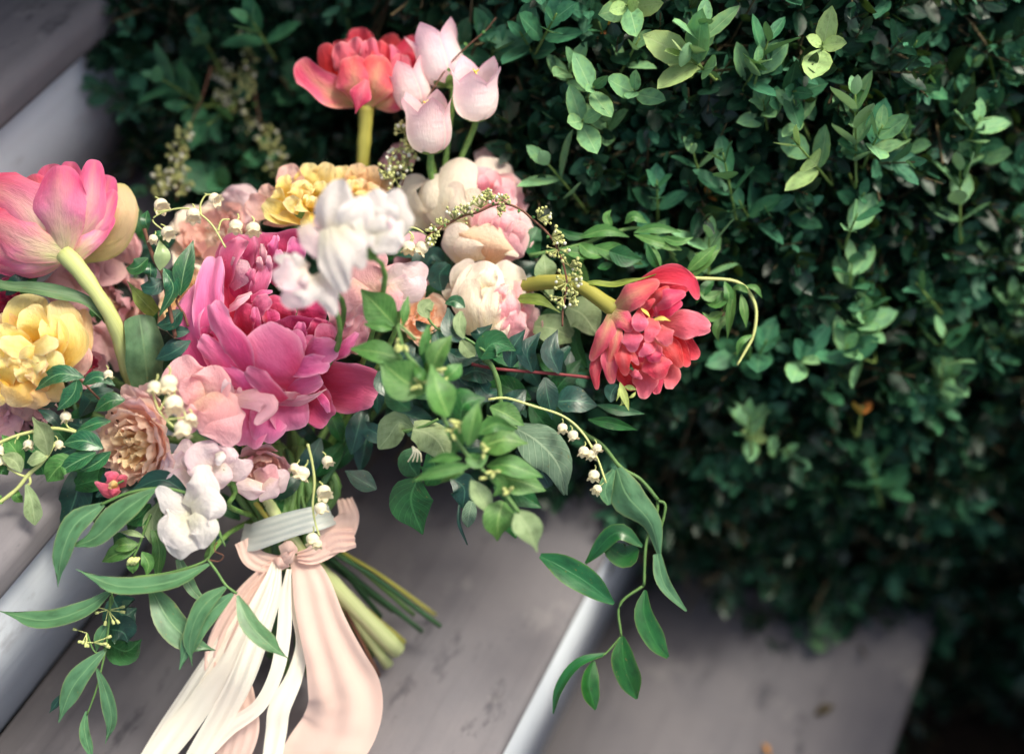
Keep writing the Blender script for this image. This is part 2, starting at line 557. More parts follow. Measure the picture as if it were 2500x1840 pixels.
M_BOX_DARK = leaf_mat('box_leaf_old', (22, 58, 46), (42, 80, 66), (52, 90, 72), .32, .10, .12, (40, 88, 66), .45, .5)
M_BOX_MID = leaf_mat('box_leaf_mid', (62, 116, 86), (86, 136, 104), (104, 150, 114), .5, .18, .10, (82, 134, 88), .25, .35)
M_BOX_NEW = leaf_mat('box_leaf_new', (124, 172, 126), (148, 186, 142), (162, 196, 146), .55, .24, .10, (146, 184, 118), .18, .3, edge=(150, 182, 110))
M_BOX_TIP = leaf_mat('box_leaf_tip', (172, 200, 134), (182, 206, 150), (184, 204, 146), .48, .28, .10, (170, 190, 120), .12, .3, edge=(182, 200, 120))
M_TWIG = plain_mat('twig_bark', (58, 48, 36), (92, 80, 54), .8, 200)
M_TWIG_G = plain_mat('twig_green', (84, 112, 56), (120, 138, 76), .6, 200)
M_YEL = leaf_mat('box_leaf_yellowed', (176, 112, 50), (180, 130, 70), (190, 140, 80), .5, .2)

k = NT('soil')
g = k.n('ShaderNodeTexCoord').outputs['Object']
n = k.noise(g, 30, 8, .7)
M_SOIL = k.finish(k.ramp(n, [(.3, lin((28, 22, 18))), (.7, lin((62, 50, 42)))]), .95, .1, normal=k.bump(n, .9, .02))
def fallen(x, y, h, L, a, mat):
    fwd = (FPX * math.cos(PITCH) + (920 - y) * math.sin(PITCH)); up = -FPX * math.sin(PITCH) + (920 - y) * math.cos(PITCH)
    t = (CAMZ - h - .0015) / -up
    p = np.array([(x - 1250) * t, fwd * t, h + .0015])
    d = np.array([math.cos(a), math.sin(a), 0]) * L
    up_ = np.array([0, 0, 1.0])
    o = part('fallen_leaf', blade([p - d, p + np.array([0, 0, .004]), p + d + np.array([0, 0, .002])], [L * .1, L * .42, L * .04], (0, float(up_ @ CU), float(-(up_ @ CF))), cup=.4, tipc=0, nu=9, nv=7), mat, None)
    return o


tag(fallen(2012, 1735, .15, .009, .4, M_TWIG), 'small brown fallen leaf lying on the lowest step under the hanging shoot', 'leaf')
tag(fallen(1870, 1830, .15, .005, 2.0, M_YEL), 'tiny yellowed fallen leaf at the bottom edge on the lowest step', 'leaf')

xs = np.linspace(-1, 1, 60)
xs = np.sign(xs) * np.abs(xs) ** 4 * 60
X, Y = np.meshgrid(xs, xs, indexing='ij')
R_ = np.random.default_rng(3)
near = np.exp(-(X ** 2 + Y ** 2) / 30)
ZZ = (R_.normal(0, .006, X.shape)) * near
gp = part('ground', (np.stack([X, Y + .5, ZZ], -1), grid_faces(60, 60)[:, ::-1], np.stack([X, Y], -1)), M_SOIL, None, kind='structure')

# ------------------------------------------------------------------ the boxwood hedge



def hedge_depth(x, y):
    d = np.interp(np.asarray(y, float) / 1.1136, [-300, 0, 400, 800, 1100, 1450, 1900], [.93, .955, .985, 1.03, 1.10, 1.24, 1.36])
    d = d + .10 * np.exp(-(((np.asarray(x, float) - 900) / 330) ** 2 + ((np.asarray(y, float) - 210) / 300) ** 2))
    return d + .13 * np.clip(1 - np.asarray(x, float) / 1080, 0, 1) + .05 * np.clip((np.asarray(x, float) - 2100) / 500, 0, 1)


def hedge_low(x):
    return np.interp(np.asarray(x, float) / 1.1136, [240, 300, 420, 600, 900, 1300, 1500, 1700, 1850, 2000, 2080, 2600],
                     [-90, 330, 480, 640, 900, 1110, 1230, 1335, 1490, 1660, 2000, 2000]) * 1.1136


HC = Wd(1800, 1100, 1.3)
hedge = thing('boxwood_hedge', 'dense dark green box hedge with pale new shoots behind the bouquet', 'hedge', (HC[0], HC[1], 0.0))


def box_leaf(L, w, r):
    """leaf along +Y, facing +Z, length L, half width w"""
    rows = [0, .16, .38, .62, .84, 1.0]
    ww = [.10, .66, 1.0, .94, .60, .03]
    bend = r.uniform(-.16, .22); cup = r.uniform(.05, .32); P = []
    for t, a in zip(rows, ww):
        for v in (-1, 0, 1):
            P.append((v * a * w, t * L, -bend * L * t * t + cup * w * a * abs(v) - .0005 * (v == 0)))
    f = grid_faces(6, 3)
    uv = [(t, (v + 1) / 2) for t in rows for v in (-1, 0, 1)]
    return np.array(P), f[:, ::-1] * 1, np.array(uv)


RB = np.random.default_rng(77)
LEAF_V = [box_leaf(.024, .0048 + .0022 * RB.random(), RB) for _ in range(8)]


def rot_to(d, n):
    """3x3 whose Y is d and Z about n"""
    d = unit(d); x = unit(np.cross(d, n)); z = np.cross(x, d)
    return np.stack([x, d, z], -1)


def leaf_faces(f): return f[:, ::-1]


def shoot_layout(base, dirv, L, pairs, size, r, roll=None, spread=.9, drop=1.0):
    """opposite leaf pairs, each turned a quarter from the last: list of (origin, direction, normal, length)"""
    d = unit(dirv)
    ref = np.array([.2, .5, .84]); X = unit(np.cross(d, ref)); Yv = np.cross(d, X)
    roll = r.uniform(0, 6.28) if roll is None else roll
    out = []
    for i in range(pairs):
        t = (i + .35) / pairs
        s = size * (.72 + .4 * math.sin(math.pi * (.25 + .6 * t))) * (1 if i < pairs - 1 else .62)
        a0 = roll + i * math.pi / 2 + r.normal(0, .18)
        for sgn in (0, math.pi):
            a = a0 + sgn
            side = X * math.cos(a) + Yv * math.sin(a)
            sp = spread * (1.15 - .75 * t) + r.normal(0, .12)
            ld = unit(d * math.cos(sp) + side * math.sin(sp) + np.array([0, 0, -.10 * drop]))
            nn = unit(d * math.sin(sp) - side * math.cos(sp) + r.normal(0, .15, 3))
            out.append((base + d * L * t, ld, nn, s * r.uniform(.85, 1.12)))
    return out


# --- the bright shoots, each leaf an object
LEAF_ME = {}
for mi, (mname, mm) in enumerate((('n', M_BOX_NEW), ('t', M_BOX_TIP), ('m', M_BOX_MID), ('y', M_YEL))):
    LEAF_ME[mname] = [mesh('leaf', v, f[:, ::-1], mm, u) for v, f, u in LEAF_V]
NLEAF = [0]
REST = {}


def shoot(x, y, r_, u_, b_, L=.03, pairs=3, size=1.0, tone='n', zoff=0.0, roll=None, seed=0, bark=True):
    r = np.random.default_rng(seed + int(x * 7 + y * 13))
    x *= 1.1136; y *= 1.1136
    tip = Wd(x, y, hedge_depth(x, y) - .012 - zoff)
    d = C(r_, u_, b_)
    base = tip - d * L
    tail = base - d * .018 + np.array([0, .03, -.006])
    s = part('shoot', tube([tail, base - d * .015, base, tip], [.0011, .001, .0009, .0005], 6, 12), M_TWIG_G if not bark else M_TWIG_G, hedge)
    so = np.array(s.location) + org(hedge)
    for (o, ld, nn, sc) in shoot_layout(base, d, L, pairs, size * .86, r, roll):
        key = tone if r.random() < .8 else {'t': 'n', 'n': 'm', 'm': 'm', 'y': 'y'}[tone]
        vi = int(r.integers(8))
        if NLEAF[0] >= 300:      # past the 300 nearest leaves: joined
            v, f, u = LEAF_V[vi]; q = REST.setdefault(key, [])
            q.append(((v * sc * 1.06) @ rot_to(ld, nn).T + o, f[:, ::-1], u)); continue
        lf = put('leaf', LEAF_ME[key][vi], s)
        M = Matrix(rot_to(ld, nn).tolist()).to_4x4() @ Matrix.Scale(sc * 1.06, 4)
        M.translation = Vector(o - so)
        lf.matrix_local = M
        NLEAF[0] += 1


SHOOTS = [
    # x, y, dir(r,u,b), L, pairs, size, tone, zoff   (positions of the tips as seen in the photo at 2245 px width)
    (1490, 110, -.6, .25, .75, .032, 4, 1.35, 't', .03), (1545, 40, .1, .7, .7, .03, 3, 1.25, 'n', .025), (1372, 12, -.2, -.2, .95, .03, 3, 1.2, 't', .02),
    (1690, 70, .2, .8, .55, .03, 3, 1.3, 'm', .01), (1668, 130, .2, .4, .9, .028, 3, 1.15, 'n', .015), (1803, 92, -.2, .1, .98, .018, 2, 1.3, 't', .02),
    (1302, 190, .1, .1, .98, .012, 2, 1.12, 'n', .02), (1390, 196, -.2, .1, .97, .012, 2, 1.12, 'n', .015), (1278, 262, 0, .1, .98, .014, 2, 1.45, 'n', .02),
    (1185, 340, -.55, .55, .62, .045, 3, 1.35, 'n', .02), (1440, 395, -.1, .6, .8, .03, 3, 1.1, 'm', .0), (1585, 335, -.25, .75, .6, .05, 4, 1.2, 'm', .01),
    (1738, 305, -.6, .45, .65, .04, 3, 1.25, 't', .02), (1875, 185, -.1, .9, .4, .055, 5, 1.1, 'n', .01), (1935, 275, .1, .5, .85, .03, 4, 1.15, 'n', .02),
    (2150, 255, .1, .6, .8, .024, 3, 1.1, 'n', .01), (2105, 350, -.15, .85, .5, .05, 4, 1.2, 'n', .01), (2228, 120, .1, .5, .85, .025, 3, 1.1, 'm', .0),
    (1140, 70, -.3, .3, .9, .03, 3, 1.3, 'm', .01), (1555, 505, -.05, .85, .5, .035, 4, 1.15, 'n', .015), (1880, 468, .1, .6, .8, .02, 2, 1.35, 'n', .01),
    (1870, 560, -.05, .8, .6, .03, 3, 1.1, 'n', .0), (1895, 640, -.1, .75, .65, .03, 3, 1.05, 'n', .0), (1885, 690, -.3, .5, .8, .025, 3, 1.0, 'n', .0),
    (2210, 545, -.1, .4, .9, .018, 2, 1.15, 'n', .0), (1765, 782, .1, .3, .95, .014, 2, 1.35, 'n', .01), (1858, 755, .0, .5, .85, .02, 3, 1.2, 'n', .01),
    (2072, 725, -.05, .9, .4, .03, 3, 1.15, 'n', .01), (2088, 820, .1, .3, .95, .025, 3, 1.1, 'n', .01), (2200, 712, -.1, .8, .6, .03, 3, 1.0, 'n', .0),
    (1640, 900, -.15, .8, .55, .025, 3, 1.15, 'n', .015), (1655, 955, .0, .2, .98, .02, 2, 1.0, 't', .01), (1730, 985, .3, .2, .9, .02, 2, 1.0, 'n', .01),
    (1905, 990, -.3, .75, .55, .04, 4, 1.2, 'm', .0), (1960, 1060, .2, .4, .9, .025, 3, 1.1, 'm', .0), (2075, 1085, .2, .8, .5, .03, 3, 1.0, 'n', -.02),
    (1680, 745, .1, .5, .85, .022, 2, 1.35, 'm', .015), (1610, 775, -.4, .0, .9, .025, 3, 1.15, 'm', .01), (1800, 1385, .1, .5, .85, .028, 3, 1.25, 'n', -.0),
    (1790, 1480, .0, -.2, .98, .02, 2, 1.35, 'n', -.0), (2200, 1460, .2, .3, .9, .02, 2, 1.1, 'm', 0), (340, 165, -.7, .4, .6, .03, 3, 1.35, 'm', .02),
    (400, 235, -.5, -.2, .85, .025, 2, 1.45, 'm', .02), (455, 275, -.3, -.5, .8, .025, 2, 1.3, 'm', .02), (545, 35, -.3, .5, .8, .03, 3, 1.3, 'm', .02), (430, 60, -.3, .6, .7, .03, 3, 1.1, 'm', 0),
    (660, 180, .3, .2, .9, .025, 3, 1.2, 'm', .0), (1010, 95, .2, .3, .92, .03, 3, 1.3, 'm', .01), (1085, 85, .1, .4, .9, .025, 3, 1.3, 'm', .0), (930, 25, -.1, .6, .8, .03, 3, 1.25, 'm', .0),
    (1220, 30, .3, .4, .85, .03, 3, 1.35, 'm', .01), (760, 20, .0, .5, .85, .025, 2, 1.2, 'm', 0), (480, 400, .1, .2, .95, .02, 2, 1.5, 'm', 0), (590, 330, .2, .1, .95, .02, 2, 1.3, 'm', 0),
    (1440, 505, .2, .5, .85, .03, 3, 1.2, 'n', .01), (1480, 560, .4, .3, .85, .03, 3, 1.2, 'm', .01), (1700, 450, .5, .2, .8, .03, 2, 1.5, 'm', .0), (1620, 440, -.4, .4, .8, .025, 2, 1.4, 'm', .0),
    (2010, 90, .0, .3, .9, .025, 2, 1.1, 'm', 0), (2050, 160, .3, .1, .9, .025, 2, 1.1, 'm', 0), (2235, 470, .2, .5, .8, .025, 2, 1.1, 'm', 0), (1745, 200, .2, -.1, .95, .025, 3, 1.25, 'm', .01),
    (1860, 780, -.7, .1, .7, .02, 2, 1.2, 'n', .01), (1965, 850, .3, .2, .9, .02, 2, 1.1, 'm', 0), (2120, 980, .1, .4, .9, .02, 2, 1.0, 'm', 0), (1890, 890, .05, .9, .4, .01, 1, 1.0, 'y', .0), (1560, 420, .3, .3, .9, .01, 1, .8, 'y', -.01), (2190, 770, .2, -.2, .9, .01, 1, .8, 'y', -.01), (1930, 250, -.4, -.3, .8, .01, 1, .7, 'y', -.015), (1330, 60, .4, -.3, .8, .01, 1, .7, 'y', -.01),
]
RX = np.random.default_rng(41)
for i in range(44):
    x_, y_ = RX.uniform(1180, 2260), RX.uniform(0, 1000)
    if x_ < 1700 and y_ > 380: continue
    SHOOTS.append((x_, y_, RX.normal(0, .3), RX.uniform(-.1, .8), .8, RX.uniform(.018, .035), int(RX.integers(2, 4)), RX.uniform(.85, 1.15), RX.choice(['m', 'n']), RX.uniform(-.01, .012)))
SHOOTS.sort(key=lambda q: float(hedge_depth(q[0] * 1.1136, q[1] * 1.1136)) - q[9] - .02 * q[7])
for sh in SHOOTS:
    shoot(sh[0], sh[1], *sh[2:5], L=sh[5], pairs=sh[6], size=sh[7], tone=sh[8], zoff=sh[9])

for key, q in REST.items():
    part('shoot_leaves', joinG(q), {'n': M_BOX_NEW, 't': M_BOX_TIP, 'm': M_BOX_MID, 'y': M_YEL}[key], hedge, kind='stuff')

# --- the mass of older leaves behind them, one part
def hedge_mass():
    r = np.random.default_rng(5)
    V, F, U, TW, n = {0: [], 1: [], 2: []}, {0: [], 1: [], 2: []}, {0: [], 1: [], 2: []}, [], {0: 0, 1: 0, 2: 0}
    cnt = 0
    while cnt < 9500:
        x = r.uniform(-420, 2950); y = r.uniform(-420, 1950)  # stretched out of view at the upper left to shade the steps there
        if y > hedge_low(x) + r.normal(0, 30): continue
        dep = r.random() ** 1.7 * .2
        base = Wd(x, y, hedge_depth(x, y) + .02 + dep)
        if base[2] < .03 and r.random() < .7: continue
        cnt += 1
        d = unit(np.array([r.normal(0, .55), r.normal(-.35, .5), r.normal(.55, .45)]))
        L = r.uniform(.03, .055)
        prs = int(r.integers(3, 6))
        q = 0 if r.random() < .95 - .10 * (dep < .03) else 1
        TW.append(tube([base - d * .05, base, base + d * L], [.0011, .0009, .0005], 4, 4, False))
        for (o, ld, nn, sc) in shoot_layout(base, d, L, prs, r.uniform(.56, .95), r, spread=1.0):
            v, f, u = LEAF_V[int(r.integers(8))]
            M = rot_to(ld, nn)
            V[q].append((v * sc) @ M.T + o); F[q].append(f[:, ::-1] + n[q]); U[q].append(u); n[q] += len(v)
    # out-of-view leaf mass, added at the upper left to shade the top steps
    for i in range(4000):
        if i < 3000: o0 = np.array([r.uniform(-1.3, -.10), r.uniform(.79, 1.2), r.uniform(.74, 1.4)])
        else: o0 = np.array([r.uniform(.41, .95), r.uniform(.2, .8), r.uniform(.02, .72)])     # unseen leaves added at the right to shade the lowest step
        d = unit(np.array([r.normal(0, .6), r.normal(-.2, .6), r.normal(.5, .5)]))
        for (o, ld, nn, sc) in shoot_layout(o0, d, .05, 3, 1.6, r, spread=1.0):
            v, f, u = LEAF_V[int(r.integers(8))]
            M = rot_to(ld, nn)
            V[0].append((v * sc) @ M.T + o); F[0].append(f[:, ::-1] + n[0]); U[0].append(u); n[0] += len(v)
    for q, mm in ((0, M_BOX_DARK), (1, M_BOX_MID)):
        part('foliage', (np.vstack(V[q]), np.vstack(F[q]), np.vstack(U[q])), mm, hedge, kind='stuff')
    part('twigs', joinG(TW), M_TWIG, hedge, kind='stuff')
    br = []
    for i in range(70):
        x = r.uniform(350, 2700); y = hedge_low(x) * r.uniform(.35, .95)
        a = Wd(x, y, hedge_depth(x, y) + r.uniform(.02, .12))
        b = a + np.array([r.normal(0, .05), r.uniform(-.02, .1), -r.uniform(.12, .3)])
        b[2] = max(b[2], 0.0)
        a = a if i % 2 else Wd(x, y, hedge_depth(x, y) + r.uniform(-.005, .02))
        br.append(tube([a, (a + b) / 2 + r.normal(0, .012, 3), b], [.0012, .0022, .0035], 5, 8))
    part('branches', joinG(br), M_TWIG, hedge, kind='stuff')


hedge_mass()
# ------------------------------------------------------------------ petal materials
PK = petal_mat('peony_pink', (220, 60, 118), (226, 92, 148), (236, 136, 182), edge=(246, 182, 210), back=(234, 134, 182), streak=.25, trans=.30)
PKD = petal_mat('peony_inner', (186, 24, 72), (204, 48, 100), (220, 90, 142), edge=(238, 154, 190), back=(222, 110, 160), streak=.3, trans=.30)
PKL = petal_mat('peony_pale', (230, 110, 150), (234, 160, 184), (242, 196, 208), edge=(248, 214, 222), back=(240, 190, 204), streak=.25, trans=.34)
TPK = petal_mat('tulip_pink', (226, 220, 166), (244, 150, 186), (232, 70, 126), edge=(244, 136, 172), flame=(244, 222, 190), streak=.5, trans=.3)
TPB = petal_mat('tulip_cream', (206, 200, 120), (238, 206, 160), (244, 200, 170), edge=(200, 206, 120), streak=.4, trans=.32)
TCO = petal_mat('tulip_coral', (236, 130, 130), (230, 76, 104), (220, 52, 84), edge=(242, 136, 148), flame=(238, 146, 156), streak=.45, trans=.3)
TCG = petal_mat('tulip_coral_green', (198, 190, 120), (232, 100, 124), (228, 66, 94), edge=(242, 154, 160), flame=(222, 196, 146), streak=.5, trans=.3)
TRD = petal_mat('tulip_red', (200, 34, 50), (214, 44, 68), (226, 64, 96), edge=(240, 124, 142), streak=.45, trans=.3)
TPC = petal_mat('tulip_rose', (232, 120, 120), (236, 104, 126), (236, 116, 144), edge=(246, 168, 176), streak=.4, trans=.32)
BEL = petal_mat('bell_blush', (254, 246, 240), (253, 241, 239), (248, 214, 226), edge=(242, 184, 206), streak=.14, trans=.38)
YEL = petal_mat('rose_yellow', (250, 202, 80), (254, 222, 122), (255, 236, 178), edge=(250, 226, 170), back=(252, 222, 160), streak=.2, trans=.38, spot=.5)
APR = petal_mat('rose_apricot', (248, 190, 90), (250, 208, 140), (250, 216, 176), edge=(250, 214, 180), streak=.2, trans=.38, spot=.6)
BLS = petal_mat('rose_blush_back', (246, 222, 190), (246, 206, 196), (242, 196, 194), edge=(246, 200, 180), streak=.15, trans=.36, spot=.4)
CRM = petal_mat('rose_cream', (252, 234, 192), (254, 242, 222), (254, 238, 226), edge=(254, 238, 226), streak=.14, trans=.36, spot=.15)
RPK = petal_mat('rose_pink_heart', (244, 190, 190), (246, 178, 190), (248, 206, 208), edge=(250, 222, 218), streak=.15, trans=.36)
PCH = petal_mat('rose_peach', (250, 192, 150), (252, 210, 180), (253, 224, 206), edge=(250, 212, 190), streak=.16, trans=.36)
ORG = petal_mat('rose_orange_heart', (252, 190, 100), (253, 216, 152), (254, 230, 194), edge=(250, 220, 180), streak=.2, trans=.36)
MAU = petal_mat('rose_mauve_back', (242, 212, 198), (238, 204, 202), (230, 194, 198), edge=(222, 180, 170), streak=.2, trans=.32, spot=.5)
SPW = petal_mat('sweet_pea_white', (232, 226, 208), (236, 229, 227), (239, 231, 233), streak=.08, trans=.40, vary=.05)
SPB = petal_mat('sweet_pea_blush', (244, 226, 214), (244, 222, 226), (242, 218, 226), edge=(240, 204, 218), streak=.12, trans=.40, vary=.07)
SPP = petal_mat('sweet_pea_pink', (246, 204, 190), (242, 184, 192), (240, 186, 198), edge=(244, 200, 208), streak=.14, trans=.38, vary=.08)
SPM = petal_mat('sweet_pea_dusk', (238, 200, 200), (234, 188, 196), (228, 178, 190), streak=.2, trans=.34)
MAG = petal_mat('deep_magenta', (180, 40, 80), (200, 56, 100), (206, 80, 120), streak=.3, trans=.3)
LIL = petal_mat('lily_white', (244, 240, 214), (248, 242, 224), (246, 232, 196), streak=.05, trans=.3, vary=.06, rough=.4)
G_TUL = plain_mat('tulip_stem', (172, 178, 110), (196, 200, 138), .5, stretch=(2, 8))
G_OLI = plain_mat('olive_stem', (140, 140, 60), (168, 160, 82), .5, stretch=(2, 8))
G_STEM = plain_mat('green_stem', (70, 104, 58), (104, 134, 76), .5, stretch=(3, 10))
G_DARK = plain_mat('dark_stem', (38, 70, 48), (66, 98, 62), .5, stretch=(3, 10))
G_PALE = plain_mat('pale_stem', (176, 192, 128), (206, 208, 160), .5, stretch=(3, 10))
B_STEM = plain_mat('brown_stem', (84, 52, 44), (110, 74, 58), .7, stretch=(6, 6))
R_STEM = plain_mat('red_stem', (98, 36, 44), (128, 58, 60), .6, stretch=(6, 6))
G_CAL = plain_mat('calyx_green', (84, 124, 62), (120, 152, 82), .6, 300)
SPR_B = plain_mat('spirea_bud', (160, 164, 96), (196, 196, 140), .6, 400)
SPR_W = plain_mat('spirea_white', (226, 222, 200), (240, 238, 226), .6, 400, .2)
ANT = plain_mat('anther_gold', (226, 190, 80), (240, 214, 120), .7, 400)


def petals(t, Zf, rows, z0=0.0, name='petal', **dflt):
    """rows: (material, spine points, half widths in the tracing's pixels, up, options)"""
    for row in rows:
        m, pts, hw, up = row[:4]
        op = dict(dflt); op.update(row[4] if len(row) > 4 else {})
        sp = Zf([(p[0], p[1], (p[2] if len(p) > 2 else 0) + z0) for p in pts])
        if 'rufs' in op: op['ruf'] = op.get('ruf', 0) * op.pop('rufs')
        blunt = op.pop('blunt', 0)
        if blunt and hw[-1] > 9:
            sm = max(hw) < 66
            hw = [a * (1 if sm else op.get('wide', 1)) for a in hw]
            hw[-1] = max(hw[-1], (min(blunt, .7) if sm else blunt) * max(hw))
        op.pop('wide', None)
        part(name, blade(sp, [Zf.w(a) for a in hw], up, **op), m, t)


def stem(t, pts, r, mat, name='stem', n=9):
    return part(name, tube(pts, r, n), mat, t)


def flowerAt(name, label, cat, x, y, z=0.0, group=None):
    return thing(name, label, cat, W(x, y, z), group)


